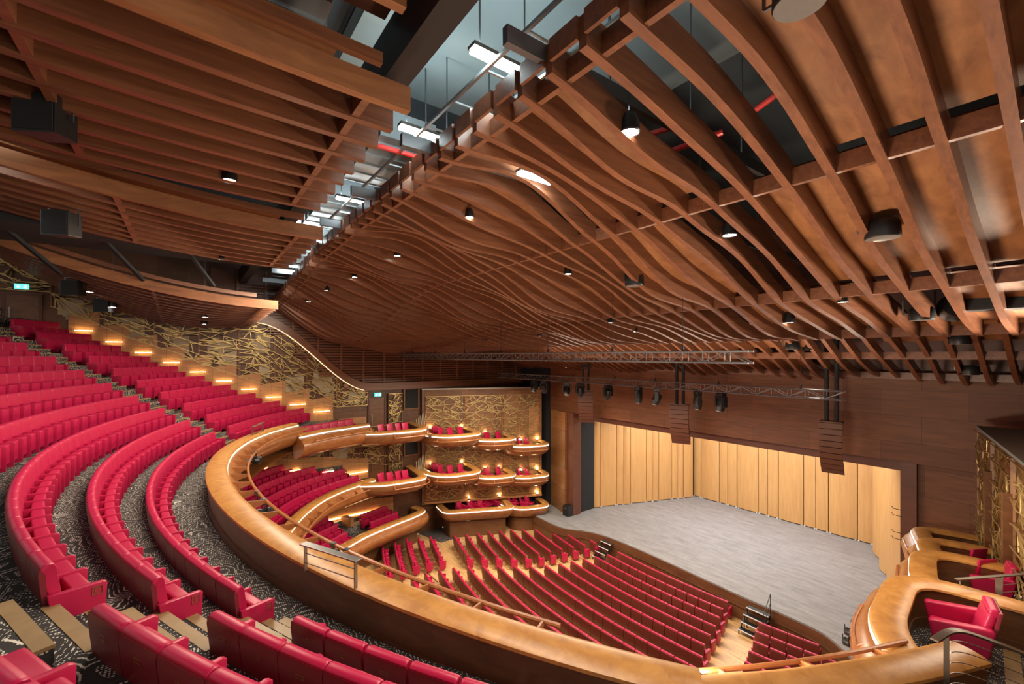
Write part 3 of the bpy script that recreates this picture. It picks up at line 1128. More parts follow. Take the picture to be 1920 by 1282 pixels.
ml = {
    'base': MB().box(-0.17, 0.17, -0.13, 0.13, -0.16, 0.0).box(-0.03, 0.03, -0.18, 0.18, -0.02, 0.06).mesh('base', M['blackmetal'], False, 0.02),
    'yoke': MB().box(-0.22, -0.17, -0.08, 0.08, -0.50, -0.12).box(0.17, 0.22, -0.08, 0.08, -0.50, -0.12).box(-0.2, 0.2, -0.09, 0.09, -0.20, -0.15).mesh('yoke', M['blackmetal'], False, 0.015),
    'head': MB().lathe([(0.04, 0.20), (0.13, 0.18), (0.16, 0.05), (0.155, -0.15), (0.13, -0.26), (0.125, -0.27), (0.02, -0.265)], 16).mesh('head', M['blackmetal'], 40),
    'lens': MB().lathe([(0.01, -0.272), (0.115, -0.272), (0.115, -0.277), (0.01, -0.28)], 16).mesh('lens', M['duct'], 40),
}
for i, px in enumerate((1002, 1020, 1063, 1088, 1140, 1197, 1232, 1308, 1352)):
    x = at_y(px, 17.5)
    root = thing('moving_light', 'black moving stage light under the lower truss, %s from its far end' % nth(i + 1), 'light', (x, 17.5, 10.79), radians(20 * i))
    inst('base', ml['base'], root)
    inst('yoke', ml['yoke'], root, Matrix.Scale(1.15, 4))
    tl = radians((-18, 25, -30, 10, 22, 0, 18, 0, 14)[i])
    mt = Matrix.Translation((0, 0, -0.45)) @ Matrix.Rotation(tl, 4, 'X') @ Matrix.Scale(1.15, 4)
    inst('head', ml['head'], root, mt)
    inst('lens', ml['lens'], root, mt)


def line_array(x, y, ztop, yaw, n, label, w=0.92):
    root = thing('line_array_speaker', label, 'speaker', (x, y, ztop), yaw)
    m = MB().box(-w / 2, w / 2, -0.25, 0.25, -0.05, 0.0)
    m.build('top_frame', M['speakerbrown'], root, False, 0.01)
    for s in (-0.16, 0.16):
        MB().tube([(s, 0.05, 0), (s, 0.05, 3.4)], 0.075, 10).build('suspension_pole', M['black'], root, 40)
    pos = Vector((0, 0, -0.06))
    ang = 0.0
    hh = 0.215
    for i in range(n):
        ang = radians((i / (n - 1)) ** 1.6 * 40)
        mt = Matrix.Translation(pos) @ Matrix.Rotation(ang, 4, 'X')
        m = MB()
        vs = [(-w / 2, -0.26, -hh), (w / 2, -0.26, -hh), (w / 2 - 0.08, 0.24, -hh + 0.02), (-w / 2 + 0.08, 0.24, -hh + 0.02), (-w / 2, -0.26, 0), (w / 2, -0.26, 0), (w / 2 - 0.08, 0.24, -0.02), (-w / 2 + 0.08, 0.24, -0.02)]
        m.add([mt @ Vector(v) for v in vs], [(3, 2, 1, 0), (4, 5, 6, 7), (0, 1, 5, 4), (1, 2, 6, 5), (2, 3, 7, 6), (3, 0, 4, 7)])
        m.build('speaker_box', M['speakerbrown'], root, False, 0.01)
        pos = mt @ Vector((0, 0, -hh - 0.008))
    return root


line_array(7.35, 20.0, 9.78, radians(8), 9, 'brown hanging line array speaker at the armchair side of the opening', 0.74)
line_array(0.75, 20.2, 9.85, radians(20), 9, 'brown curved line array speaker hanging at the middle of the opening')
line_array(-6.0, 20.4, 10.1, radians(38), 9, 'brown curved line array speaker by the far jamb of the opening')


# ------------------------------------------------------------------ gold lattice screens
def web(mb, P, w, bot, top, rnd, step=0.62, t=0.030, off=(0.07, 0.15), nray=9):
    """Random web of bars on a surface P(u, v, out)."""
    lines = []
    hmin = min(top(0) - bot(0), top(w) - bot(w))
    nb = max(2, int(round(max(top(0) - bot(0), top(w) - bot(w)) / step)))
    nseg = max(2, int(round(w / 0.75)))
    us = [w * i / nseg for i in range(nseg + 1)]
    for j in range(nb + 1):
        f = j / nb
        row = []
        for i, u in enumerate(us):
            jit = 0 if j in (0, nb) else rnd.uniform(-0.20, 0.20) * step
            uu = u if i in (0, nseg) else u + rnd.uniform(-0.2, 0.2)
            row.append((uu, bot(u) + (top(u) - bot(u)) * f + jit))
        lines.append(row)
        for a, b in zip(row, row[1:]):
            mb.bar(P(a[0], a[1], off[1]), P(b[0], b[1], off[1]), t * 1.1)
    for j in range(nb):
        lo, hi = lines[j], lines[j + 1]
        for i in range(nseg):
            hu = rnd.uniform(us[i] + 0.15, us[i + 1] - 0.15)
            k = (hu - us[i]) / (us[i + 1] - us[i])
            zl = lo[i][1] * (1 - k) + lo[i + 1][1] * k
            zh = hi[i][1] * (1 - k) + hi[i + 1][1] * k
            hv = zl + (zh - zl) * rnd.uniform(0.1, 0.9)
            o = rnd.uniform(*off)
            for _ in range(nray):
                edge = rnd.choice((0, 0, 1, 1, 2, 3))
                if edge < 2:
                    u = rnd.uniform(max(0, hu - 0.75), min(w, hu + 0.75))
                    q = u / w * nseg
                    ii = min(nseg - 1, int(q))
                    kk = q - ii
                    src = lo if edge == 0 else hi
                    v = src[ii][1] * (1 - kk) + src[ii + 1][1] * kk
                else:
                    u = us[i] if edge == 2 else us[i + 1]
                    v = zl + (zh - zl) * rnd.uniform(0, 1)
                mb.bar(P(hu, hv, o), P(u, v, o), t)


def screen(label, a, b, bot, top, seed, normal_sign=1, step=0.62, pale=2, dark=True, t=0.030, back=True, group='gold lattice wall screens'):
    """Lattice screen along plan line a-b; bot and top are functions of distance."""
    a = Vector(a); b = Vector(b)
    d = (b - a)
    w = d.length
    d.normalize()
    nrm = Vector((-d.y, d.x)) * normal_sign
    rnd = random.Random(seed)

    def P(u, v, o):
        return Vector((a.x + d.x * u + nrm.x * o, a.y + d.y * u + nrm.y * o, v))
    mid = P(w / 2, bot(w / 2), 0)
    root = thing('lattice_screen', label, 'screen', mid)
    if back:
        m = MB()
        n = max(1, int(w / 0.55))
        for i in range(n):
            u0, u1 = w * i / n, w * (i + 1) / n
            vs = [P(u0, bot(u0), 0.02), P(u1, bot(u1), 0.02), P(u1, top(u1), 0.02), P(u0, top(u0), 0.02)]
            vs += [P(u0, bot(u0), -0.02), P(u1, bot(u1), -0.02), P(u1, top(u1), -0.02), P(u0, top(u0), -0.02)]
            m.add(vs, [(0, 1, 2, 3), (7, 6, 5, 4)])
        kid(m, 'backing_panel', M['sidewall'], root)
    for i in range(pale):
        m = MB()
        u0 = rnd.uniform(0.1, max(0.12, w - 1.0))
        u1 = min(w - 0.05, u0 + rnd.uniform(0.5, 0.95))
        h = top(u0) - bot(u0)
        z0 = bot(u0) + h * rnd.uniform(0.08, 0.6)
        z1 = min(z0 + rnd.uniform(0.7, 1.1), top(u0) - 0.1, top(u1) - 0.1)
        if z1 - z0 < 0.2:
            continue
        oo = 0.026 + 0.007 * i
        vs = [P(u0, z0, oo), P(u1, z0, oo), P(u1, z1, oo), P(u0, z1, oo)]
        m.add(vs, [(0, 1, 2, 3)])
        kid(m, 'pale_panel', M['pale'], root)
    m = MB()
    web(m, P, w, bot, top, rnd, step, t * 1.05)
    kid(m, 'bars', M['gold'], root)
    for u in (0.02, w - 0.02):
        kid(MB().bar(P(u, bot(u), 0.08), P(u, top(u), 0.08), 0.05), 'frame_post', M['boxpanel'], root)
    return root


def wall_floor_z(y):
    r = sqrt(14.4 ** 2 + (CY - y) ** 2)
    return Z0 + 0.5 * (r - 19.25) / 0.87


def trim_z(y):
    return 14.2 + (10.15 - 14.2) * sm((y - 3.0) / 6.4)


def up_top(y):
    if y < 3.0:
        return CAM.z + 1.50 + 0.050 * (1 - y) ** 2 + 0.4 * sm((y - 1) / 2)
    return trim_z(y)


ys = [-4.9, -3.1, -1.3, 0.5, 2.3, 4.0, 5.7, 7.4, 9.3]
for i in range(len(ys) - 1):
    y0, y1 = ys[i], ys[i + 1]
    screen('tall gold lattice wall screen above the balcony, %s from the exit door' % nth(i + 1), (-14.58, y1), (-14.58, y0),
           lambda u, y1=y1: max(wall_floor_z(y1 - u) + 1.32, 9.15 if y1 - u > 5.5 else 0), lambda u, y1=y1: up_top(y1 - u), 40 + i, 1, 0.50, 3, True, 0.028)
# above and behind the exit door
screen('sparse gold lattice over the exit door at the wall corner', (-14.58, -4.9), (-14.58, -7.6), lambda u: 15.15, lambda u: up_top(-4.9 - u) + 0.2, 77, 1, 0.7, 0)
for i in range(5):
    y0 = 1.6 + 1.8 * i
    screen('gold lattice wall screen of the tier below the balcony, %s from the rear' % nth(i + 1), (-14.58, y0 + 1.8), (-14.58, y0), lambda u, y0=y0: 5.85 + 0.22 * (7.0 - y0 - 1.8 + u) * 0.9, lambda u: 7.75, 140 + i, 1, 0.6, 2, True, 0.032)
for i in range(2):
    y0 = 5.0 + 2.6 * i
    screen('low gold lattice by the stalls-side wall, %s from the rear' % nth(i + 1), (-14.58, y0 + 2.6), (-14.58, y0), lambda u: 3.05, lambda u: 4.1, 160 + i, 1, 0.5, 1, True, 0.034)

# wall base panels with warm light lines (stepping with the rows)
wb = MB().box(-14.58, -14.50, 2.0, 9.2, 8.0, 8.4).build('wall_base', M['base'], None)
tag(wb, 'stepping honey veneer wall base with warm light lines beside the balcony rows', 'wall base', None, 'structure')
for k in range(10):
    ra_, rb_ = row_r(k) + 0.03 - 0.87, row_r(k) + 0.03
    ya = CY - sqrt(ra_ ** 2 - 14.4 ** 2)
    yb = CY - sqrt(rb_ ** 2 - 14.4 ** 2)
    z = row_z(k)
    m = MB()
    m.add([(-14.44, ya, z), (-14.44, yb, z), (-14.44, yb, z + 1.28), (-14.44, ya, z + 1.46), (-14.56, ya, z), (-14.56, yb, z), (-14.56, yb, z + 1.28), (-14.56, ya, z + 1.46)],
          [(0, 1, 2, 3), (7, 6, 5, 4), (0, 3, 7, 4), (1, 5, 6, 2), (3, 2, 6, 7), (0, 4, 5, 1)])
    m.build('base_panel', M['base'], wb)
    MB().box(-14.34, -14.325, yb + 0.22, ya - 0.22, z + 0.56, z + 0.572).build('light_strip', M['warmstrip'], wb)
for (ya, yb, z) in ((7.3, 9.35, 4.46), (5.4, 7.3, 4.82), (3.7, 5.4, 5.18), (1.6, 3.7, 5.54)):
    m = MB()
    m.add([(-14.46, ya, z), (-14.46, yb, z), (-14.46, yb, z + 1.30), (-14.46, ya, z + 1.50), (-14.57, ya, z), (-14.57, yb, z), (-14.57, yb, z + 1.30), (-14.57, ya, z + 1.50)],
          [(0, 1, 2, 3), (3, 2, 6, 7), (0, 3, 7, 4), (1, 5, 6, 2)])
    m.build('base_panel', M['base'], wb)
    MB().box(-14.37, -14.355, ya + 0.08, yb - 0.08, z + 0.46, z + 0.475).build('light_strip', M['warmstrip'], wb)
m = MB().box(-14.57, -14.46, 5.0, 11.0, 1.4, 3.0)
m.build('base_panel', M['base'], wb)
MB().box(-14.45, -14.42, 6.0, 10.4, 2.28, 2.32).build('light_strip', M['warmstrip'], wb)

# louvred upper side wall with curved trim
lw = MB()
for k in range(15):
    y = 2.2 + 1.35 * k
    zb = trim_z(y)
    lw.box(-14.36, -14.20, y - 0.06, y + 0.06, zb, 17.0)
upper = struct(lw, 'wall_left_upper', M['rib'], 'dark louvred upper wall with brown posts between canopy and lattice', 'wall')
m = MB().add([(-14.40, 1, 17)] + [(-14.40, 1 + 0.5 * i, trim_z(1 + 0.5 * i)) for i in range(43)] + [(-14.40, 22, 17)], [tuple(range(45))])
m.build('dark_backing', M['pros_dark'], upper)
for k in range(15):
    y = 2.2 + 1.35 * k
    m = MB()
    z = 10.3
    while z < 16.2:
        z0 = max(z, trim_z(y), trim_z(min(22, y + 1.29)))
        if z >= min(trim_z(y), trim_z(y + 1.29)):
            m.box(-14.36, -14.26, y + 0.06, y + 1.29, z, z + 0.075)
        z += 0.16
    m.build('louver_panel', M['rib'], upper)
m = MB()
ty = [2.6 + 0.25 * i for i in range(78)]
vs, fs = [], []
for y in ty:
    z = trim_z(y)
    for (x, dz) in ((-14.56, -0.05), (-14.02, -0.05), (-14.02, 0.42), (-14.30, 0.46)):
        vs.append((x, y, z + dz))
for i in range(len(ty) - 1):
    for k in range(4):
        a = 4 * i + k; b = 4 * i + (k + 1) % 4
        fs.append((a, b, b + 4, a + 4))
m.add(vs, fs)
m.build('trim_board', M['rib'], upper, 30)
m = MB()
vs, fs = [], []
ty2 = [2.6 + 0.2 * i for i in range(33)]
for y in ty2:
    z = trim_z(y) - 0.055
    vs += [(-14.34, y, z), (-14.18, y, z), (-14.18, y, z - 0.03), (-14.34, y, z - 0.03)]
for i in range(len(ty2) - 1):
    for k in range(4):
        a = 4 * i + k; b = 4 * i + (k + 1) % 4
        fs.append((a, b, b + 4, a + 4))
m.add(vs, fs)
m.build('light_strip', glow('soft_warm_strip', (1.0, 0.72, 0.42), 1.1), upper)

# far side wall: doors, dark windows, exit signs
def door(n, x, y0, y1, z0, z1, label):
    m = MB().box(x, x + 0.10, y0, y1, z0, z1)
    o = struct(m, 'door_%d' % n, M['lining'], label, 'door')
    m = MB().box(x, x + 0.14, y0 - 0.10, y0, z0, z1 + 0.10).box(x, x + 0.14, y1, y1 + 0.10, z0, z1 + 0.10).box(x, x + 0.14, y0, y1, z1, z1 + 0.10)
    m.build('door_frame', M['pros_dark'], o)
    MB().box(x + 0.10, x + 0.15, y0 + 0.10, y0 + 0.16, z0 + 0.8, z0 + 1.5).build('handle', M['steel'], o)
    return o


door(1, -14.6, -6.25, -5.25, 12.9, 14.95, 'brown exit door at the top of the balcony')
door(2, -14.62, 9.45, 10.4, 7.05, 9.55, 'dark doorway beside the balcony wall box')
door(3, -14.62, 9.45, 10.4, 4.0, 6.6, 'dark doorway beside the lower wall box')
for i, (y0, y1, z0, z1) in enumerate(((11.8, 12.75, 8.75, 10.0), (11.8, 12.75, 5.6, 6.6))):
    m = MB().box(-14.52, -14.44, y0, y1, z0, z1)
    o = struct(m, 'window_%d' % (i + 1), M['black'], ('dark recess above the balcony wall box', 'dark recess above the lower wall box')[i], 'window')
    MB().box(-14.5, -14.40, y0 - 0.1, y0, z0 - 0.1, z1 + 0.1).box(-14.5, -14.40, y1, y1 + 0.1, z0 - 0.1, z1 + 0.1).box(-14.5, -14.40, y0, y1, z0 - 0.1, z0).build('window_frame', M['lining'], o)
for i, z in enumerate((7.2, 4.4)):
    screen(('narrow gold lattice beside the dark doorway of the balcony box', 'narrow gold lattice beside the dark doorway of the lower box')[i], (-14.5, 11.6), (-14.5, 10.65), lambda u, z=z: z, lambda u, z=z: z + 2.6, 190 + i, 1, 0.6, 0)
    root = thing('wall_ornament', ('bundle of slanting pale slats standing behind the balcony wall box', 'bundle of slanting pale slats standing behind the lower wall box')[i], 'ornament', (-13.4, 12.2, z + 0.1))
    m = MB()
    for k in range(6):
        m.bar((0.05 * k, 0.07 * k, 0), (0.10 * k - 0.1 + 0.06 * (k % 2), 0.09 * k, 0.8 + 0.12 * k), 0.06, 0.03)
    m.build('slats', M['pale'], root)


def exit_sign(x, y, z, label):
    root = thing('exit_sign', label, 'exit sign', (x, y, z))
    MB().box(0, 0.04, -0.22, 0.22, 0, 0.22).build('plate', M['exit'], root)
    m = MB()                                    # running figure
    m.box(0.041, 0.046, 0.10, 0.14, 0.15, 0.19)
    m.bar((0.044, 0.12, 0.14), (0.044, 0.10, 0.085), 0.01, 0.035)
    m.bar((0.044, 0.10, 0.085), (0.044, 0.15, 0.03), 0.01, 0.022)
    m.bar((0.044, 0.10, 0.085), (0.044, 0.06, 0.05), 0.01, 0.022)
    m.bar((0.044, 0.12, 0.135), (0.044, 0.16, 0.10), 0.01, 0.018)
    m.build('running_figure', M['exitwhite'], root)
    m = MB()                                    # arrow
    m.bar((0.044, -0.10, 0.17), (0.044, -0.10, 0.06), 0.01, 0.03)
    m.add([(0.046, -0.16, 0.10), (0.046, -0.04, 0.10), (0.046, -0.10, 0.035)], [(0, 1, 2), (2, 1, 0)])
    m.build('arrow', M['exitwhite'], root)


exit_sign(-14.44, -5.75, 15.2, 'lit green exit sign over the top balcony door')
exit_sign(-14.44, 9.95, 9.68, 'lit green exit sign over the dark doorway beside the wall box')

# box wall with lattice (far side) and its twin at the armchair side
PA, PB = Vector((-14.35, 13.05)), Vector((-10.9, 20.9))
pd = (PB - PA); plen = pd.length; pd.normalize()
pn = Vector((pd.y, -pd.x))


def pw(u, o=0.0):
    q = PA + pd * u + pn * o
    return (q.x, q.y)


m = MB().prism([pw(0), pw(plen), pw(plen, -0.3), pw(0, -0.3)], 2.15, 9.95)
bw = struct(m, 'wall_left_box', M['boxpanel'], 'brown veneer wall carrying nine wall boxes', 'wall')
MB().prism([pw(-0.05, 0.05), pw(plen + 0.05, 0.05), pw(plen + 0.05, -0.35), pw(-0.05, -0.35)], 9.95, 10.03).build('cap', M['steel'], bw)
MB().prism([pw(-0.04, 0.10), pw(0.14, 0.10), pw(0.14, -0.3), pw(-0.04, -0.3)], 2.10, 9.95).build('edge_post', M['lining'], bw)
MB().prism([pw(-0.04, 0.10), pw(plen, 0.10), pw(plen, 0.0), pw(-0.04, 0.0)], 2.06, 2.2).build('bottom_edge', M['base'], bw)
for (u0, u1) in ((2.35, 3.05), (5.05, 5.75)):
    for z0 in (6.4, 3.6):
        MB().prism([pw(u0, 0.04), pw(u1, 0.04), pw(u1, 0), pw(u0, 0)], z0, z0 + 2.4).build('door_leaf', M['lining'], bw)
MB().prism([pw(7.6, 0.05), pw(8.35, 0.05), pw(8.35, 0), pw(7.6, 0)], 2.3, 8.6).build('door_leaf', M['base'], bw)
for i, (u0, u1) in enumerate(((0.2, 2.9), (2.9, 5.6), (5.6, 8.4))):
    a, b = pw(u1, 0.03), pw(u0, 0.03)
    screen('gold lattice screen behind the stacked wall boxes, %s from the doorway' % nth(i + 1), a, b, lambda u: 2.35, lambda u: 9.5, 300 + i, 1, 0.56, 0, True, 0.022, False)
for i, (u, z) in enumerate(((0.5, 7.25), (2.7, 7.25), (4.4, 6.75), (7.0, 6.15), (8.2, 6.15), (0.5, 4.75), (2.7, 4.75), (4.4, 4.2), (5.4, 4.2), (7.0, 3.95), (8.2, 3.95), (3.2, 2.2), (5.4, 2.2), (8.2, 2.2))):
    c = pw(u, 0.16)
    root = thing('wall_uplight', 'small glowing uplight on the lattice just above a wall box rim', 'light', (c[0], c[1], z), 0, 'uplights inside the wall boxes')
    MB().lathe([(0.01, 0), (0.06, 0), (0.06, 0.08), (0.01, 0.085)], 10).build('base', M['blackmetal'], root)
    MB().lathe([(0.01, 0.086), (0.05, 0.086), (0.05, 0.10), (0.01, 0.10)], 10).build('lens', M['lamp'], root)
    d = bpy.data.lights.new('uplight_beam', 'POINT')
    d.energy = 13
    d.color = (1.0, 0.72, 0.38)
    d.shadow_soft_size = 0.06
    lo = bpy.data.objects.new('uplight_beam', d)
    lo.location = (0, 0, 0.16)
    COL.objects.link(lo)
    lo.parent = root

RA, RB = Vector((11.25, 20.9)), Vector((13.6, 10.4))
rd = (RB - RA); rlen = rd.length; rd.normalize()
rn = Vector((rd.y, -rd.x))
if rn.x > 0:
    rn = -rn


def pr_(u, o=0.0):
    q = RA + rd * u + rn * o
    return (q.x, q.y)


m = MB().prism([pr_(0), pr_(rlen), (14.6, 10.4), (14.6, 20.9)], 2.1, 9.92)
rw = struct(m, 'wall_right_box', M['boxpanel'], 'brown veneer wall behind the armchair boxes', 'wall')
MB().prism([pr_(-0.05, 0.14), pr_(rlen, 0.14), (14.6, 10.4), (14.6, 21.0)], 9.92, 10.0).build('cap', M['concrete'], rw)
for i in range(4):
    u0, u1 = rlen * i / 4 + 0.03, rlen * (i + 1) / 4 - 0.2
    sgn = 1 if Vector((-rd.y, rd.x)).dot(rn) > 0 else -1
    screen('glinting gold lattice screen beside the armchair boxes, %s from the stage' % nth(i + 1), pr_(u0, 0.02), pr_(u1, 0.02), lambda u: 4.0, lambda u: 9.85, 330 + i, sgn, 0.50, 0, True, 0.022, False)
for u in (2.35, 4.95, 7.5):
    MB().prism([pr_(u, 0.25), pr_(u + 0.25, 0.25), pr_(u + 0.25, 0), pr_(u, 0)], 5.0, 9.0).build('post', M['lining'], rw)


# ------------------------------------------------------------------ parapets and boxes
RIM = [(-0.27, -0.075), (-0.265, -0.035), (-0.20, 0.0), (-0.05, 0.018), (0.12, 0.010), (0.20, -0.02), (0.23, -0.05), (0.23, -0.08)]
STRIP = [(0.20, -0.15), (0.242, -0.15), (0.242, -0.088), (0.20, -0.088)]
HULL = [(0.19, -0.17), (0.27, -0.18), (0.42, -0.34), (0.50, -0.52), (0.46, -0.74), (0.28, -0.98), (-0.05, -1.15), (-0.12, -1.12), (0.12, -0.9)]


BOXHULL = [(0.19, -0.155), (0.235, -0.165), (0.262, -0.27), (0.22, -0.44), (0.09, -0.64), (-0.13, -0.80), (-0.40, -0.86), (-0.40, -0.80), (-0.05, -0.60)]


def smooth_path(pts, n=8):
    """Catmull-Rom polyline in plan (x, y, z)."""
    P = [Vector(p) for p in pts]
    out = []
    for i in range(len(P) - 1):
        p0 = P[max(0, i - 1)]; p1 = P[i]; p2 = P[i + 1]; p3 = P[min(len(P) - 1, i + 2)]
        for k in range(n):
            t = k / n
            out.append(0.5 * ((2 * p1) + (p2 - p0) * t + (2 * p0 - 5 * p1 + 4 * p2 - p3) * t * t + (3 * p1 - p0 - 3 * p2 + p3) * t ** 3))
    out.append(P[-1])
    return out


def round_path(corners, rad, n=8):
    P = [Vector(c) for c in corners]
    out = [P[0]]
    for i in range(1, len(P) - 1):
        a = (P[i - 1] - P[i]); b = (P[i + 1] - P[i])
        r = min(rad[i - 1] if isinstance(rad, (list, tuple)) else rad, a.length * 0.48, b.length * 0.48)
        s = P[i] + a.normalized() * r
        e = P[i] + b.normalized() * r
        for k in range(n + 1):
            t = k / n
            out.append(s * (1 - t) ** 2 + P[i] * 2 * t * (1 - t) + e * t * t)
    out.append(P[-1])
    # even out
    res = [out[0]]
    for a, b in zip(out, out[1:]):
        L = (b - a).length
        k = max(1, int(L / 0.35))
        for j in range(1, k + 1):
            res.append(a.lerp(b, j / k))
    return [p for i, p in enumerate(res) if i == 0 or (p - res[i - 1]).length > 1e-4]


def offset_path(path, o, dz=0.0):
    n = len(path)
    out = []
    for i, p in enumerate(path):
        t = path[min(i + 1, n - 1)] - path[max(i - 1, 0)]
        t = Vector((t.x, t.y)).normalized()
        out.append(Vector((p.x - t.y * o, p.y + t.x * o, p.z + dz)))
    return out


def parapet(name, label, cat, path, floor_drop=0.82, hull=HULL, rail=None, fins=0.55, rail_o=0.72, rail_z=-0.36, skirt=None, strip='strip', hullmat='hull'):
    root = thing(name, label, cat, path[len(path) // 2])
    kid(MB().sweep(path, RIM), 'rim', M['rail'], root, 38)
    kid(MB().sweep(path, STRIP), 'light_strip', M[strip], root)
    lin = [(-0.235, -0.075), (-0.17, -0.075), (-0.12, -floor_drop - 0.1), (-0.17, -floor_drop - 0.1)]
    kid(MB().sweep(path, lin), 'lining', M['lining'], root, 38)
    kid(MB().sweep(path, [(-0.215, -floor_drop + 0.20), (-0.10, -floor_drop + 0.20), (-0.10, -floor_drop - 0.1), (-0.20, -floor_drop - 0.1)]), 'plinth', M['wood_front'], root, 38)
    kid(MB().sweep(path, hull), 'hull', M[hullmat], root, 50)
    cap = [(-0.235, -0.076), (0.20, -0.076)] + [q for q in hull if q[0] > -0.06 or q[1] < -1.0][:-1] + [(-0.16, -floor_drop - 0.1)]
    for e0, e1 in ((path[0], path[1]), (path[-1], path[-2])):
        d = (e1 - e0); d.z = 0; d.normalize()
        fwd = 1 if e0 is path[0] else -1
        kid(MB().sweep([e0 - d * 0.012, e0 + d * 0.012] if fwd > 0 else [e0 + d * 0.012, e0 - d * 0.012], cap), 'end_cap', M['hull'], root)
    if rail:
        i0, i1 = int(rail[0] * (len(path) - 1)), int(rail[1] * (len(path) - 1))
        rp = offset_path(path, rail_o, rail_z)[i0:i1 + 1]
        if len(rp) > 1:
            kid(MB().tube(rp, 0.034, 8), 'front_rail', M['tube'], root, 40)
        acc = 0
        for i in range(i0, i1 + 1):
            if i > i0:
                acc += (path[i] - path[i - 1]).length
            if i == i0 or acc >= fins:
                acc = 0
                t = path[min(i + 1, len(path) - 1)] - path[max(i - 1, 0)]
                t = Vector((t.x, t.y, 0)).normalized()
                nn = Vector((-t.y, t.x, 0))
                m = MB()
                q = [path[i] + nn * o + Vector((0, 0, z)) for (o, z) in ((0.24, -0.19), (rail_o, rail_z + 0.02), (rail_o, rail_z - 0.04), (0.38, -0.42))]
                m.add([p + t * 0.015 for p in q] + [p - t * 0.015 for p in q], [(0, 1, 2, 3), (7, 6, 5, 4), (0, 4, 5, 1), (1, 5, 6, 2), (2, 6, 7, 3), (3, 7, 4, 0)])
                kid(m, 'bracket', M['tube'], root)
    if skirt:
        kid(MB().sweep(path, [(skirt[0], -0.9), (skirt[0] + 0.05, -0.9), (skirt[0] + 0.05, skirt[1]), (skirt[0], skirt[1])]), 'skirt', M['wood_front'], root, 38)
    return root


def ptop(x):
    return 9.20 - 0.35 * (x / 11.2) ** 2


main = []
for i in range(97):
    a = radians(-37.6 + 75.2 * i / 96)
    p = pol(18.0, a)
    main.append(Vector((p.x, p.y, ptop(p.x))))
parapet('balcony_parapet', 'long curved honey timber balcony parapet sweeping around the horseshoe', 'parapet', main, 0.80, HULL, (0.0, 0.93), 0.95, 0.74, -0.28, strip='softstrip')

SEG1 = [(10.3, 4.35, 8.36), (11.25, 5.9, 8.35), (11.95, 7.4, 8.31), (12.42, 8.6, 8.28)]
seg_r = smooth_path(SEG1, 8)
seg_l = [Vector((-p.x, p.y, p.z)) for p in reversed(seg_r)]
BIGHULL = [(o * 1.15, z * 1.05) for (o, z) in HULL]
parapet('balcony_parapet', 'short honey parapet section beside the bronze handrail and armchair', 'parapet', seg_r, 0.80, BIGHULL, (0.0, 1.0), 1.2)
parapet('balcony_parapet', 'short honey parapet section at the wall end of the balcony', 'parapet', seg_l, 0.80, BIGHULL, (0.1, 0.9), 1.2)
for s, lab in ((-1, 'carpeted landing behind the short parapet at the wall'), (1, 'carpeted landing behind the short parapet by the handrail')):
    m = MB()
    poly = [(s * p.x, p.y) for p in offset_path(seg_r, -0.1)]
    poly = poly[::1] + [(s * 14.4, 8.8), (s * 14.4, 6.4), (s * 12.0, 5.1), (s * 11.0, 4.4)]
    if s < 0:
        poly = poly[::-1]
    m.prism(poly, 7.45, 7.6)
    struct(m, 'floor_landing', M['carpet'], lab, 'floor')

BOX2 = [(12.05, 8.15), (11.35, 9.3), (11.12, 11.75), (12.8, 11.98), (14.4, 12.1)]
BOX3 = [(14.4, 12.7), (12.4, 12.5), (11.15, 13.2), (10.75, 15.45), (12.3, 15.75), (13.6, 15.9)]
BOX4 = [(13.9, 15.9), (11.9, 15.75), (10.85, 16.3), (10.35, 18.0), (11.6, 18.35), (12.6, 18.5)]
BOX5 = [(12.9, 18.35), (11.2, 18.1), (10.3, 18.7), (9.75, 20.5), (10.9, 20.85), (11.3, 20.9)]
BOXN = [(13.9, 14.1), (12.5, 13.9), (12.15, 14.5), (10.55, 17.9), (11.6, 18.3), (12.6, 18.5)]
CHAIRSPEC = []


def box_room(side, corners, z, label, rad, rail=(0.28, 0.66), lights=True, drop=0.82, skirt=None):
    hz = BOXHULL if side < 0 else HULL
    c = [(side * x, y, z) for x, y in corners]
    if side < 0:
        c = c[::-1]
    path = round_path(c, rad)
    root = parapet('theatre_box', label, 'theatre box', path, drop, hz, rail, 1.1, 0.45, -0.36, skirt, hullmat='boxhull' if side < 0 else 'hull')
    inner = offset_path(path, -0.13)
    m = MB().prism([(p.x, p.y) for p in inner], z - drop - 0.06, z - drop)
    kid(m, 'floor', M['carpet'], root)
    lowp = offset_path(path, -0.30)
    m = MB().prism([(p.x, p.y) for p in lowp], z - drop - (0.16 if side < 0 else 0.30), z - drop - 0.07)
    kid(m, 'underside', M[('boxhull' if side < 0 else 'hull')], root, 30)
    return root, path


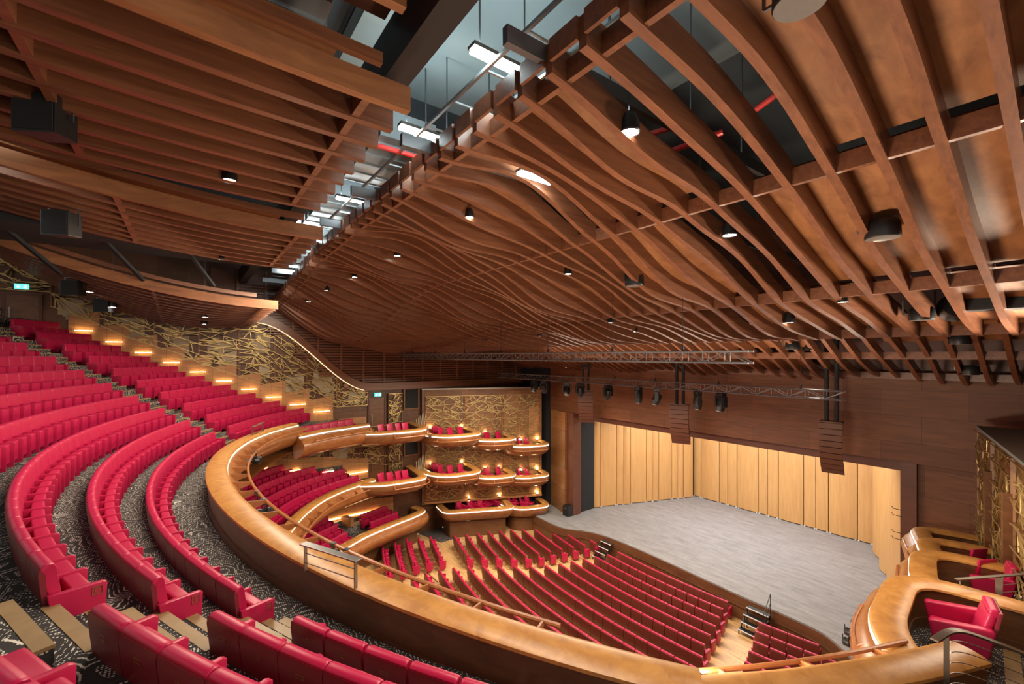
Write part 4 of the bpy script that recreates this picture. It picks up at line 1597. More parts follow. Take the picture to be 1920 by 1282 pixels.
where = {('L', 2): 'beside the dark doorway'}
b2, path_r2 = box_room(1, BOX2, 7.87, 'curved honey timber box holding the nearest red armchair', 1.05, (0.15, 0.36))
b3, path_r3 = box_room(1, BOX3, 7.27, 'curved honey timber box holding the second red armchair', 1.0, (0.28, 0.55))
b4, path_r4 = box_room(1, BOX4, 6.8, 'curved honey timber box, third along from the nearest armchair', 0.9, (0.25, 0.55))
b5, path_r5 = box_room(1, BOX5, 6.35, 'curved honey timber box closest to the stage on the armchair side', 0.8, (0.25, 0.55))
LB_ = [(2, BOX2, 7.87, 'timber wall box ending the balcony tier, four red chairs inside', 1.0), (3, BOX3, 7.25, 'timber wall box of the top row beside the doorway', 0.9),
       (4, BOX4, 6.70, 'timber wall box in the middle of the top row', 0.8), (5, BOX5, 6.12, 'timber wall box of the top row nearest the stage', 0.8),
       (2, BOX2, 4.88, 'timber wall box ending the tier below the balcony, four chairs', 1.0), (3, BOX3, 4.75, 'timber wall box of the middle row beside the doorway', 0.9),
       (4, BOX4, 4.20, 'timber wall box in the middle of the middle row', 0.8), (5, BOX5, 3.95, 'timber wall box of the middle row nearest the stage', 0.8),
       (6, BOXN, 1.95, 'long timber box of the bottom row with red armchairs', 0.8), (5, BOX5, 1.80, 'timber box of the bottom row beside the stage floor', 0.8)]
lpaths = []
for (n, c, z, lab, r) in LB_:
    sk = (-0.35, -2.0) if z < 2 else None
    bx, pth = box_room(-1, c, z, lab, r, (0.40, 0.72) if z > 2 else None, True, 0.66 if z > 2 else 0.55, sk)
    lpaths.append((n, z, pth, lab))

# middle tier and lowest tier
CIR = [(-12.55, 9.0), (-12.2, 8.1), (-11.3, 6.45), (-9.9, 5.0), (-7.9, 3.75), (-5.0, 2.6), (-2, 1.98), (2, 1.98), (5.0, 2.6), (7.9, 3.75)]
cpath = smooth_path([(x, y, 4.93) for x, y in CIR], 7)
parapet('circle_parapet', 'curved honey timber parapet of the tier below the balcony', 'parapet', cpath, 0.82, HULL, (0.08, 0.9), 0.95, strip='softstrip')
PAR = [(-14.2, 12.35), (-13.3, 12.5), (-12.75, 11.6), (-12.2, 9.9), (-11.3, 7.7), (-9.7, 5.6), (-7.4, 4.1), (-4.5, 3.0), (0, 2.4), (4.5, 3.0)]
ppath = smooth_path([(x, y, 2.12) for x, y in PAR], 7)
parapet('parterre_parapet', 'lowest curved honey timber parapet facing the stalls', 'parapet', ppath, 0.85, HULL, None, 1, 0.7, -0.4, (-0.35, -2.12))


def tier_floor(name, path, steps, label, base, z0):
    """Stepped floor following the parapet path on its audience side."""
    m = MB()
    grids = []
    for (o, z) in steps:
        g = [Vector((max(-14.45, p.x), p.y, z)) for p in offset_path(path, -o)]
        grids.append(g)
    n = len(path)
    vs = [p for g in grids for p in g]
    fs = []
    for i in range(len(grids) - 1):
        for j in range(n - 1):
            a = i * n + j
            fs.append((a, a + 1, a + n + 1, a + n))
    m.add(vs, fs)
    return struct(m, name, M['carpet'], label, 'floor')


def tier_steps(z0, rise, first, pitch, nrow):
    st = [(0.12, z0)]
    for k in range(nrow):
        st += [(first + pitch * k + 0.03, z0 + rise * k), (first + pitch * k + 0.031, z0 + rise * (k + 1))]
    st.append((first + pitch * nrow + 0.5, z0 + rise * nrow))
    return st


tier_floor('floor_circle', cpath, tier_steps(4.10, 0.36, 1.15, 0.85, 4), 'carpeted stepped floor of the tier below the balcony', 0, 0)
tier_floor('floor_parterre', ppath[10:], tier_steps(1.25, 0.30, 1.1, 0.82, 3), 'carpeted floor behind the lowest parapet', 0, 0)
m = MB().prism([(-14.45, 12.2), (-14.45, 5.5), (-12.2, 7.2), (-12.75, 9.7), (-13.2, 11.8)], 1.1, 1.24)
struct(m, 'floor_parterre_end', M['floorwood'], 'pale wooden floor behind the wall end of the lowest parapet', 'floor')
m = MB().prism([(-14.4, 7.6), (-13.7, 8.0), (-13.75, 8.2), (-14.4, 8.0)], 1.24, 2.4)
struct(m, 'wall_parterre_screen', M['base'], 'low honey veneer screen behind the lowest tier', 'wall')
for (a, b) in (((-14.45, 3.0, 7.62), (-14.45, 9.3, 7.62)),):
    m = MB()
    arc_floor(m, [(17.7, 7.55), (19.5, 7.6), (24.0, 7.6)], WALLX - 0.06, 48)
    struct(m, 'ceiling_under_balcony', M['hull'], 'timber soffit under the balcony', 'ceiling')

# ------------------------------------------------------------------ seats
SEATW = 0.535


def seat_parts(kind):
    """Meshes of one tip-up seat facing +y, origin on the floor under its back."""
    P = []
    if kind == 'leather':
        m = MB()
        n = 6
        vs, fs = [], []
        prof = [(-0.150, 0.86), (-0.158, 0.80), (-0.128, 0.50), (-0.100, 0.30), (-0.07, 0.12), (-0.035, 0.12), (-0.06, 0.30), (-0.09, 0.52), (-0.11, 0.80)]
        for x in (-0.2655, 0.2655):
            vs += [(x, y, z) for y, z in prof]
        k = len(prof)
        fs = [(i, (i + 1) % k, k + (i + 1) % k, k + i) for i in range(k)] + [tuple(range(k)), tuple(reversed(range(k, 2 * k)))]
        m.add(vs, fs)
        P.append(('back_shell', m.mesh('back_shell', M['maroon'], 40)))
        m = MB()
        prof = [(-0.150, 0.800), (-0.152, 0.850), (-0.130, 0.880), (-0.090, 0.890), (-0.052, 0.880), (-0.030, 0.845), (-0.018, 0.74), (0.004, 0.58), (0.012, 0.44), (-0.05, 0.42), (-0.09, 0.60)]
        xs = [-0.264, -0.258, -0.235, 0.0, 0.235, 0.258, 0.264]
        sc = [0.90, 0.96, 1.0, 1.0, 1.0, 0.96, 0.90]
        vs, fs = [], []
        k = len(prof)
        for x, s in zip(xs, sc):
            for (y, z) in prof:
                vs.append((x, -0.08 + (y + 0.08) * s, 0.64 + (z - 0.64) * (0.97 + 0.03 * (s - 0.9) / 0.1)))
        for j in range(len(xs) - 1):
            for i in range(k):
                a = j * k + i; b = j * k + (i + 1) % k
                fs.append((a, b, b + k, a + k))
        fs += [tuple(range(k)), tuple(reversed(range((len(xs) - 1) * k, len(xs) * k)))]
        m.add(vs, fs)
        P.append(('back_cushion', m.mesh('back_cushion', M['red'], 50)))
        P.append(('kick_panel', MB().add([(-0.265, -0.108, 0.30), (0.265, -0.108, 0.30), (0.265, -0.075, 0.03), (-0.265, -0.075, 0.03), (-0.265, -0.06, 0.30), (0.265, -0.06, 0.30), (0.265, -0.03, 0.03), (-0.265, -0.03, 0.03)],
                                         [(0, 1, 2, 3), (7, 6, 5, 4), (0, 4, 5, 1), (2, 6, 7, 3), (0, 3, 7, 4), (1, 5, 6, 2)]).mesh('kick_panel', M['kick'])))
        P.append(('seat_cushion', MB().box(-0.238, 0.238, 0.085, 0.235, 0.14, 0.555).mesh('seat_cushion', M['red'], 50, 0.035, 3)))
        arm = MB().add([(x, y, z) for x in (0.238, 0.292) for (y, z) in ((-0.06, 0.575), (0.275, 0.57), (0.305, 0.555), (0.285, 0.06), (0.05, 0.04), (-0.04, 0.10))],
                       [(0, 1, 2, 3, 4, 5), (11, 10, 9, 8, 7, 6)] + [(i, 6 + i, 6 + (i + 1) % 6, (i + 1) % 6) for i in range(6)])
        P.append(('armrest', arm.mesh('armrest', M['red'], 40, 0.010, 2)))
        pl = MB()
        pl.box(-0.048, 0.048, -0.1545, -0.1475, 0.735, 0.739).box(-0.048, 0.048, -0.1505, -0.1435, 0.700, 0.7035)
        pl.box(-0.048, -0.0445, -0.1545, -0.143, 0.70, 0.739).box(0.0445, 0.048, -0.1545, -0.143, 0.70, 0.739)
        P.append(('number_plate', pl.mesh('number_plate', M['brass'])))
    else:
        m = MB()
        prof = [(-0.115, 0.84), (-0.120, 0.55), (-0.085, 0.30), (-0.055, 0.22), (-0.035, 0.22), (-0.06, 0.34), (-0.075, 0.84)]
        k = len(prof)
        vs = [(x, y, z) for x in (-0.2645, 0.2645) for y, z in prof]
        fs = [(i, (i + 1) % k, k + (i + 1) % k, k + i) for i in range(k)] + [tuple(range(k)), tuple(reversed(range(k, 2 * k)))]
        P.append(('back_shell', m.add(vs, fs).mesh('back_shell', M['stall_back'], 40)))
        P.append(('back_cushion', MB().box(-0.264, 0.264, -0.085, 0.005, 0.40, 0.87).mesh('back_cushion', M['red'], 50, 0.022, 2)))
        P.append(('seat_cushion', MB().box(-0.238, 0.238, 0.09, 0.21, 0.20, 0.54).mesh('seat_cushion', M['red'], 50, 0.03, 2)))
        P.append(('seat_pan', MB().box(-0.215, 0.215, 0.212, 0.24, 0.20, 0.50).mesh('seat_pan', M['red'])))
        arm = MB().add([(x, y, z) for x in (0.243, 0.287) for (y, z) in ((-0.05, 0.57), (0.30, 0.565), (0.28, 0.08), (0.05, 0.06))],
                       [(0, 1, 2, 3), (7, 6, 5, 4)] + [(i, 4 + i, 4 + (i + 1) % 4, (i + 1) % 4) for i in range(4)])
        P.append(('armrest', arm.mesh('armrest', M['red'], 40, 0.010, 1)))
        P.append(('pedestal', MB().box(-0.06, 0.06, -0.10, 0.18, 0.0, 0.20).box(-0.10, 0.10, -0.20, -0.02, 0.0, 0.07).mesh('pedestal', M['pad'])))
    return P


LEA = seat_parts('leather')
STA = seat_parts('stalls')


def end_mesh():
    y = [(-0.11, 0.60), (0.29, 0.585), (0.325, 0.57), (0.30, 0.14), (0.08, 0.12), (-0.05, 0.14)]
    k = len(y)
    m = MB().add([(x, a, b) for x in (-0.035, 0.035) for a, b in y],
                 [tuple(range(k)), tuple(reversed(range(k, 2 * k)))] + [(i, k + i, k + (i + 1) % k, (i + 1) % k) for i in range(k)])
    return m.mesh('end_panel', M['red'], 40, 0.012, 2)


ENDM = end_mesh()
PLATE = MB().box(-0.003, 0.003, -0.042, 0.042, 0.036, 0.042).box(-0.003, 0.003, -0.042, 0.042, -0.042, -0.036).box(-0.003, 0.003, -0.042, -0.036, -0.042, 0.042).box(-0.003, 0.003, 0.036, 0.042, -0.042, 0.042).mesh('letter_plate', M['brass'])
_let = {}


def letter_mesh(ch):
    if ch not in _let:
        cu = bpy.data.curves.new('letter', 'FONT')
        cu.body = ch
        cu.size = 0.065
        cu.align_x = 'CENTER'
        cu.align_y = 'CENTER'
        cu.extrude = 0.001
        o = bpy.data.objects.new('letter', cu)
        COL.objects.link(o)
        dg = bpy.context.evaluated_depsgraph_get()
        me = bpy.data.meshes.new_from_object(o.evaluated_get(dg))
        me.materials.clear()
        me.materials.append(M['brass'])
        bpy.data.objects.remove(o)
        _let[ch] = me
    return _let[ch]


def place_seat(name, parts, label, p, rz, group, ends=(False, False), letter=None, skip=()):
    root = thing(name, label, 'seat', p, rz, group)
    for nm, me in parts:
        if nm in skip:
            continue
        inst(nm, me, root)
    if ends[0]:
        e = inst('end_panel', ENDM, root, Matrix.Translation((-0.295, 0, 0)))
        f = inst('letter_plate', PLATE, e, Matrix.Translation((-0.038, 0.245, 0.515)))
    if ends[1]:
        e = inst('end_panel', ENDM, root, Matrix.Translation((0.310, 0, 0)))
        f = inst('letter_plate', PLATE, e, Matrix.Translation((0.038, 0.245, 0.515)))
        if letter:
            inst('letter', letter_mesh(letter), f, Matrix.Rotation(radians(90), 4, 'Z') @ Matrix.Rotation(radians(90), 4, 'X'))
    return root


def proj(p):
    w = Vector((p[0] - CAM.x, p[1] - CAM.y))
    d = w.dot(FWD)
    if d < 0.3:
        return None
    return (CX + FPX * w.dot(RGT) / d, HY + FPX * (CAM.z - p[2]) / d, d)


# balcony rows: (block, name in the label, inner angles)
def balcony_row(k, a0, a1, block, from_low):
    r = row_r(k)
    n = int((a1 - a0) * r / SEATW + 0.3)
    st = (a1 - a0) / n
    for i in range(n):
        a = a0 + st * (i + 0.5)
        p = pol(r, a, row_z(k))
        q = [proj((p.x, p.y, p.z + h)) for h in (0.1, 0.9)]
        if q[0] is None or q[1] is None:
            continue
        if q[1][0] < -60 and q[0][0] < -60 or q[1][1] > 1330 or q[1][0] > 1990:
            continue
        idx = i + 1 if from_low else n - i
        lab = 'red leather tip-up seat, %s from the aisle, %s row above the parapet, %s block' % (nth(idx), nth(k + 1) if k else 'lowest', block)
        letter = 'BCDEFGHIJK'[k] if block == 'middle' and i == n - 1 else None
        place_seat('balcony_chair', LEA, lab, p, a, 'balcony seats of the %s block' % block, (i == 0, i == n - 1), letter)


GAP = radians(0.15)
for k in range(10):
    balcony_row(k, radians(-23.1), radians(20.7), 'middle', False)
for k in range(4):
    balcony_row(k, radians(24.2), radians(41.0 if k < 2 else 36.0), 'near', True)
for k in range(10):
    r = row_r(k)
    aw = -asin(min(0.999, 14.05 / r))
    balcony_row(k, aw, radians(-26.9), 'wall-side', False)


# seats following a parapet path
def path_seats(path, o, z, s0, s1, name, lab, group, parts=LEA):
    pth = offset_path(path, -o)
    L = [0]
    for a, b in zip(pth, pth[1:]):
        L.append(L[-1] + (b - a).length)
    s1 = min(s1, L[-1] - 0.2)
    n = int((s1 - s0) / SEATW)
    for i in range(n):
        s = s0 + (i + 0.5) * SEATW
        j = max(t for t in range(len(L)) if L[t] <= s)
        j = min(j, len(L) - 2)
        t = (s - L[j]) / (L[j + 1] - L[j])
        p = pth[j].lerp(pth[j + 1], t)
        d = (pth[j + 1] - pth[j]).normalized()
        place_seat(name, parts, lab % nth(i + 1), (p.x, p.y, z), atan2(d.y, d.x), group, (i == 0, i == n - 1), None, ('number_plate',))


for k in range(5):
    o = 1.15 + 0.85 * k
    path_seats(cpath, o, 4.10 + 0.36 * k, 0.15 + 0.35 * k, (8.0, 8.0, 8.2, 8.4, 8.6)[k], 'circle_chair',
               'red seat below the balcony, %s from the wall, ' + '%s row behind the lower timber parapet' % nth(k + 1), 'seats of the tier below the balcony')
    path_seats(cpath, o, 4.10 + 0.36 * k, 9.6 + 0.2 * k, 12.2, 'circle_chair',
               'red seat below the balcony, %s past the aisle, ' + '%s row behind the lower timber parapet' % nth(k + 1), 'seats of the tier below the balcony')
pp10 = ppath[12:]
for k in range(2):
    path_seats(pp10, 1.1 + 0.82 * k, 1.25 + 0.30 * k, 0.5, 3.0, 'parterre_chair', 'red seat behind the lowest parapet, %s from the wall end, ' + '%s row' % nth(k + 1), 'seats behind the lowest parapet')
for k in range(3):
    path_seats(pp10, 1.1 + 0.82 * k, 1.25 + 0.30 * k, 4.3, 10.5, 'parterre_chair', 'red seat behind the lowest parapet, %s after the gap, ' + '%s row' % nth(k + 1), 'seats behind the lowest parapet')
path_seats(seg_l, 1.15, 7.6, 0.1, 3.9, 'balcony_chair', 'red seat behind the short parapet at the lattice wall, %s from the box', 'seats behind the short parapet')

# stalls
XC = [(7.6, 7.6), (8.6, 7.6), (9.5, 7.7), (10.3, 7.55), (11.15, 7.3), (11.8, 6.95), (12.5, 6.6), (13.3, 6.1), (14.2, 5.5), (15.0, 4.95), (15.7, 4.55), (16.4, 4.25), (17.2, 4.05), (18.06, 3.85), (18.85, 3.65), (19.6, 3.4), (20.5, 3.2)]
XO = [(7.9, 12.0), (8.95, 12.4), (10, 12.5), (10.8, 12.2), (11.6, 11.9), (12.4, 11.6), (13.8, 10.8), (15.4, 10.3), (17.4, 9.5), (18.6, 8.8), (19.25, 7.6), (20.5, 6.5)]
stalls = []


def stalls_row(i, x0, x1, block, y0, from_low):
    n = int(abs(x1 - x0) / SEATW + 0.2)
    if n < 1:
        return
    for j in range(n):
        x = x0 + (x1 - x0) * (j + 0.5) / n
        div = 0
        y = y0 + x * x / 72
        rz = atan2(x / 36, 1)
        idx = j + 1 if from_low else n - j
        if y + (0.42 if x < 0 else 0.30) > spline(edge, x) - 0.1:
            continue
        stalls.append((i, j, n, block, Vector((x, y, 0)), rz, idx))


DIV = [2, 2, 3, 4, 5, 6, 7]
for i in range(17):
    y0 = 20.10 - 0.77 * i
    xe = interp(XC, y0 + 0.25)
    stalls_row(i, -xe, xe, 'centre', y0, True)
    yl = 19.75 - 0.77 * i
    if i != 11:
        xi = interp(XC, yl + 0.6) + 1.55
        xo = interp(XO, yl + 1.2)
        stalls_row(i, -xo, -xi, 'far-side', yl, False)
    if i < 6:
        xi = interp(XC, yl + 0.6) + 1.55
        stalls_row(i, xi, 8.0 + 0.35 * i, 'near-side', yl - 0.30, True)
PARL = [(300, 940), (420, 985), (640, 1042), (800, 1088), (1000, 1155), (1200, 1213), (1340, 1246), (1640, 1200), (1800, 1150)]
seen, rest = [], []
for s in stalls:
    q = proj(s[4] + Vector((0, 0, 0.87)))
    if q is None or q[0] > 2100:
        continue
    (seen if q[1] < interp(PARL, q[0]) + 6 and q[0] < 1660 else rest).append((q[2], s))
seen.sort(key=lambda t: t[0])
front = seen[:300]
rest += seen[300:]
for d, (i, j, n, block, p, rz, idx) in front:
    lab = 'red stalls seat, %s from the %s, %s row from the stage, %s block' % (nth(idx), 'far aisle' if block == 'centre' else 'aisle', nth(i + 1), block)
    place_seat('stalls_chair', STA, lab, p, rz, 'stalls seats of the %s block' % block, (j == 0, j == n - 1))

# the remaining stalls seats as one mass
mass_v, mass_f, mass_m = [], [], []
mats = []
for d, (i, j, n, block, p, rz, idx) in rest:
    mt = Matrix.Translation(p) @ Matrix.Rotation(rz, 4, 'Z')
    pl = list(STA)
    extra = []
    if j == 0:
        extra.append((ENDM, Matrix.Translation((-0.295, 0, 0))))
    if j == n - 1:
        extra.append((ENDM, Matrix.Translation((0.310, 0, 0))))
    for me, lm in [(me, Matrix()) for _, me in pl] + extra:
        if me.materials[0] not in mats:
            mats.append(me.materials[0])
        mi = mats.index(me.materials[0])
        b = len(mass_v)
        mm = mt @ lm
        mass_v += [tuple(mm @ v.co) for v in me.vertices]
        for pg in me.polygons:
            mass_f.append(tuple(b + q for q in pg.vertices))
            mass_m.append(mi)
me = bpy.data.meshes.new('stalls_seats')
me.from_pydata(mass_v, [], mass_f)
for m_ in mats:
    me.materials.append(m_)
me.polygons.foreach_set('material_index', mass_m)
o = bpy.data.objects.new('stalls_seats', me)
COL.objects.link(o)
tag(o, 'remaining red stalls seats farther back among the rows', 'seats', None, 'stuff')

# low steps between the stalls rows (pale boards with dark edges)
for i in range(5):
    y = 10.9 - 0.77 * i
    m = MB().box(-9.2, -7.9, y, y + 0.06, 0.0, 0.02)
    tag(m.build('step_edge', M['wood_front']), 'dark step edging strip across the far stalls aisle, %s from the cross gap' % nth(i + 1), 'edging', 'edging strips in the far aisle')


# ------------------------------------------------------------------ chairs in the boxes
_bc = {
    'back': MB().add([(-0.23, -0.22, 0.40), (0.23, -0.22, 0.40), (0.24, -0.32, 0.92), (-0.24, -0.32, 0.92), (-0.22, -0.13, 0.42), (0.22, -0.13, 0.42), (0.23, -0.24, 0.91), (-0.23, -0.24, 0.91)],
                     [(0, 1, 2, 3), (7, 6, 5, 4), (0, 4, 5, 1), (1, 5, 6, 2), (2, 6, 7, 3), (3, 7, 4, 0)]).mesh('backrest', M['red'], 40, 0.02, 2),
    'seat': MB().box(-0.24, 0.24, -0.20, 0.26, 0.36, 0.47).mesh('seat', M['red'], 40, 0.025, 2),
    'leg': MB().add([(-0.02, -0.02, 0.36), (0.02, -0.02, 0.36), (0.02, 0.02, 0.36), (-0.02, 0.02, 0.36), (-0.012, -0.012, 0), (0.012, -0.012, 0), (0.012, 0.012, 0), (-0.012, 0.012, 0)],
                    [(0, 1, 2, 3), (7, 6, 5, 4), (0, 4, 5, 1), (1, 5, 6, 2), (2, 6, 7, 3), (3, 7, 4, 0)]).mesh('leg', M['blackmetal']),
}


def box_chair(p, rz, label, group):
    root = thing('box_chair', label, 'chair', p, rz, group)
    inst('backrest', _bc['back'], root)
    inst('seat', _bc['seat'], root)
    for sx in (-1, 1):
        for sy in (-0.16, 0.21):
            inst('leg', _bc['leg'], root, Matrix.Translation((0.2 * sx, sy, 0)))
    return root


_ac = {}


def armchair(p, rz, label, s=1.0, group=None):
    if not _ac:
        _ac['seat'] = MB().box(-0.27, 0.27, -0.22, 0.34, 0.28, 0.46).mesh('seat_cushion', M['red'], 50, 0.04, 3)
        _ac['back'] = MB().add([(-0.27, -0.24, 0.34), (0.27, -0.24, 0.34), (0.28, -0.38, 0.92), (-0.28, -0.38, 0.92), (-0.27, -0.12, 0.38), (0.27, -0.12, 0.38), (0.28, -0.27, 0.94), (-0.28, -0.27, 0.94)],
                               [(0, 1, 2, 3), (7, 6, 5, 4), (0, 4, 5, 1), (1, 5, 6, 2), (2, 6, 7, 3), (3, 7, 4, 0)]).mesh('backrest', M['red'], 50, 0.045, 3)
        _ac['head'] = MB().box(-0.27, 0.27, -0.41, -0.27, 0.86, 1.0).mesh('headroll', M['red'], 50, 0.05, 3)
        _ac['shell'] = MB().add([(-0.29, -0.30, 0.26), (0.29, -0.30, 0.26), (0.30, -0.43, 0.98), (-0.30, -0.43, 0.98), (-0.29, -0.24, 0.26), (0.29, -0.24, 0.26), (0.30, -0.38, 0.98), (-0.30, -0.38, 0.98)],
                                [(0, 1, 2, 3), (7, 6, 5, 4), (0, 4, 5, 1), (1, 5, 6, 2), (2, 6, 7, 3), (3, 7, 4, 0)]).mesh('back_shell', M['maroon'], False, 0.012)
        for s_, nm in ((-1, 'l'), (1, 'r')):
            prof = [(-0.34, 0.70), (-0.30, 0.73), (0.36, 0.66), (0.40, 0.63), (0.34, 0.30), (-0.26, 0.26)]
            k = len(prof)
            _ac['arm' + nm] = MB().add([(x * s_, y, z) for x in (0.275, 0.40) for y, z in prof],
                                       [tuple(range(k)), tuple(reversed(range(k, 2 * k)))] + [(i, k + i, k + (i + 1) % k, (i + 1) % k) for i in range(k)]).mesh('armrest', M['red'], 50, 0.03, 3)
        _ac['leg'] = MB().tube([(0, 0, 0.30), (0, 0, 0)], [0.026, 0.014], 8).mesh('leg', M['blackmetal'])
    root = thing('armchair', label, 'armchair', p, rz, group)
    root.scale = (s,) * 3
    inst('seat_cushion', _ac['seat'], root)
    inst('backrest', _ac['back'], root)
    inst('headroll', _ac['head'], root)
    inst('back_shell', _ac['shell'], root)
    inst('armrest', _ac['arml'], root)
    inst('armrest', _ac['armr'], root)
    for sx in (-0.27, 0.27):
        for sy in (-0.26, 0.26):
            inst('leg', _ac['leg'], root, Matrix.Translation((sx, sy, 0)))
    return root


def walk(path, s):
    L = 0
    for a, b in zip(path, path[1:]):
        l = (b - a).length
        if L + l >= s:
            return a.lerp(b, (s - L) / l), (b - a).normalized()
        L += l
    return path[-1], (path[-1] - path[-2]).normalized()


names = {7.87: 'balcony-level end box', 7.25: 'top-row box by the doorway', 6.70: 'middle top-row box', 6.12: 'top-row box near the stage',
         4.88: 'lower end box', 4.75: 'second-row box by the doorway', 4.20: 'middle second-row box', 3.95: 'second-row box near the stage', 1.95: 'long bottom box', 1.80: 'bottom box beside the stage'}
for (n, z, pth, lab) in lpaths:
    tot = sum((b - a).length for a, b in zip(pth, pth[1:]))
    nm = names[z]
    cnt = {2: 4, 3: 5, 4: 4, 5: 5, 6: 0}[n]
    if z < 1.9 and n == 5:
        cnt = 3
    drop = 0.66 if z > 2 else 0.55
    inn = offset_path(pth, -1.05)
    for i in range(cnt):
        f0, f1 = (0.42, 0.66) if n == 2 else (0.33, 0.70)
        p, d = walk(inn, tot * (f0 + (f1 - f0) * i / max(1, cnt - 1)) * 0.97)
        rz = radians(-74)
        box_chair((p.x, p.y, z - drop), rz, 'red upright chair in the %s, %s from its stage end' % (nm, nth(i + 1)), 'chairs in the %s' % nm)
    if n == 6:
        for i in range(6):
            p, d = walk(offset_path(pth, -0.75 if i < 3 else -1.55), tot * ((0.62, 0.52, 0.43)[i % 3] - (0.04 if i > 2 else 0)))
            armchair((p.x, p.y, z - drop), radians(-74), 'red armchair in the long bottom box, %s' % ('%s from the doorway along its front' % nth(i + 1) if i < 3 else '%s in its rear line' % nth(i - 2)), 0.82, 'armchairs in the long bottom box')
    if z < 1.9 and n == 5:
        for i, (x, y) in enumerate(((-11.75, 18.9), (-11.35, 19.6))):
            armchair((x, y, z - drop), radians(-40), 'red armchair in the bottom box beside the stage, %s from its rear end' % nth(i + 1), 0.82, 'armchairs in the bottom stage box')

q1 = at_z(1800, 1232, 7.05)
armchair((q1.x, q1.y, 7.05), radians(104), 'large red leather armchair on black patterned carpet behind the bronze handrail', 1.08)
q2 = at_z(1858, 1128, 6.45)
armchair((q2.x, q2.y, 6.45), radians(104), 'red leather armchair in the second timber box, partly behind the steel post', 1.0)
for (px, py, z, lab) in ((1815, 1022, 5.98, 'red chair back peeking over the third box rim'), (1826, 1040, 6.45, 'red chair back peeking over the second box rim')):
    q = at_z(px, py, z + 0.9)
    box_chair((q.x, q.y, z), radians(60), lab, None)

# ------------------------------------------------------------------ railings
def guard(name, label, a, b, z0, h, mids, top_w=0.12, mat='steel', posts=2, post_w=0.05, cat='railing'):
    root = thing(name, label, cat, ((a[0] + b[0]) / 2, (a[1] + b[1]) / 2, z0))
    a = Vector((a[0], a[1], z0)); b = Vector((b[0], b[1], z0))
    d = (b - a).normalized()
    m = MB().bar(a + Vector((0, 0, h)) - d * 0.06, b + Vector((0, 0, h)) + d * 0.06, top_w, 0.02)
    kid(m, 'top_bar', M[mat], root, False, 0.004)
    for i in range(posts):
        p = a.lerp(b, i / (posts - 1) if posts > 1 else 0)
        kid(MB().bar(p, p + Vector((0, 0, h)), post_w, 0.015, d), 'post', M[mat], root)
    for f in mids:
        kid(MB().tube([a + Vector((0, 0, h * f)), b + Vector((0, 0, h * f))], 0.008, 6), 'rail', M[mat], root)
    return root


ga = at_z(573, 1062, 9.14); gb = at_z(667, 1104, 9.07)
guard('aisle_guard', 'brushed steel guard rail standing on the parapet at the foot of the near aisle', (ga.x, ga.y), (gb.x, gb.y), 9.08, 0.40, (0.30, 0.66))
p0, p1 = pol(17.95, radians(-27)), pol(17.95, radians(-23.2))
guard('aisle_guard', 'small steel guard rail on the parapet at the foot of the far aisle', (p0.x, p0.y), (p1.x, p1.y), 9.0, 0.40, (0.3, 0.66))
pc, dc = walk(cpath, 8.6)
pc2, _ = walk(cpath, 9.6)
guard('aisle_guard', 'small steel guard rail on the lower tier parapet', (pc.x, pc.y), (pc2.x, pc2.y), 4.9, 0.40, (0.3, 0.66))

root = thing('cable_balustrade', 'steel post with flat top bar and thin cables behind the armchair', 'railing', (12.3, 12.1, 7.05))
ra1 = at_z(1793, 1086, 8.10); rb1 = at_z(1960, 1073, 8.10)
dirv = (rb1 - ra1).normalized()
kid(MB().bar(ra1, rb1 + dirv * 0.6, 0.07, 0.02), 'top_bar', M['bronze'], root)
pb = ra1 + dirv * ((at_z(1874, 1080, 8.10) - ra1).length)
kid(MB().add([(pb.x + sx * w, pb.y + sy * 0.012, z) for z, w in ((7.05, 0.022), (8.10, 0.055)) for sx, sy in ((-1, -1), (1, -1), (1, 1), (-1, 1))],
             [(3, 2, 1, 0), (4, 5, 6, 7), (0, 1, 5, 4), (1, 2, 6, 5), (2, 3, 7, 6), (3, 0, 4, 7)]), 'post', M['bronze'], root)
for k in range(6):
    z = 7.20 + 0.145 * k
    kid(MB().tube([(pb.x, pb.y, z), tuple(Vector((rb1.x, rb1.y, z)) + dirv * 0.6)], 0.006, 6), 'cable', M['steel'], root)
kid(MB().bar(ra1 + dirv * 0.08, ra1 + dirv * 0.08 - Vector((0, 0, 0.12)), 0.016), 'stub', M['steel'], root)

root = thing('curved_handrail', 'bronze handrail curving down past the parapet end, with steel cables', 'railing', (12.6, 7.3, 7.6))
c0 = at_z(1752, 1200, 8.86); c1 = at_z(1790, 1182, 8.90); c2 = at_z(1850, 1198, 8.80); c3 = at_z(1985, 1250, 8.62)
hp = smooth_path([c0, c1, c2, c3], 6)
m = MB()
for a, b in zip(hp, hp[1:]):
    m.bar(a, b + (b - a) * 0.05, 0.085, 0.022)
kid(m, 'top_bar', M['bronze'], root)
for k in range(6):
    dz = -0.13 - 0.13 * k
    cp = [Vector((p.x, p.y, p.z + dz)) for p in hp[5:]]
    kid(MB().tube(cp, 0.006, 6), 'cable', M['steel'], root)
pq = hp[4]
kid(MB().bar(pq, (pq.x, pq.y, 7.62), 0.05, 0.016), 'post', M['bronze'], root)
pq = hp[-1]
kid(MB().bar(pq, (pq.x, pq.y, 7.62), 0.05, 0.016), 'post', M['bronze'], root)
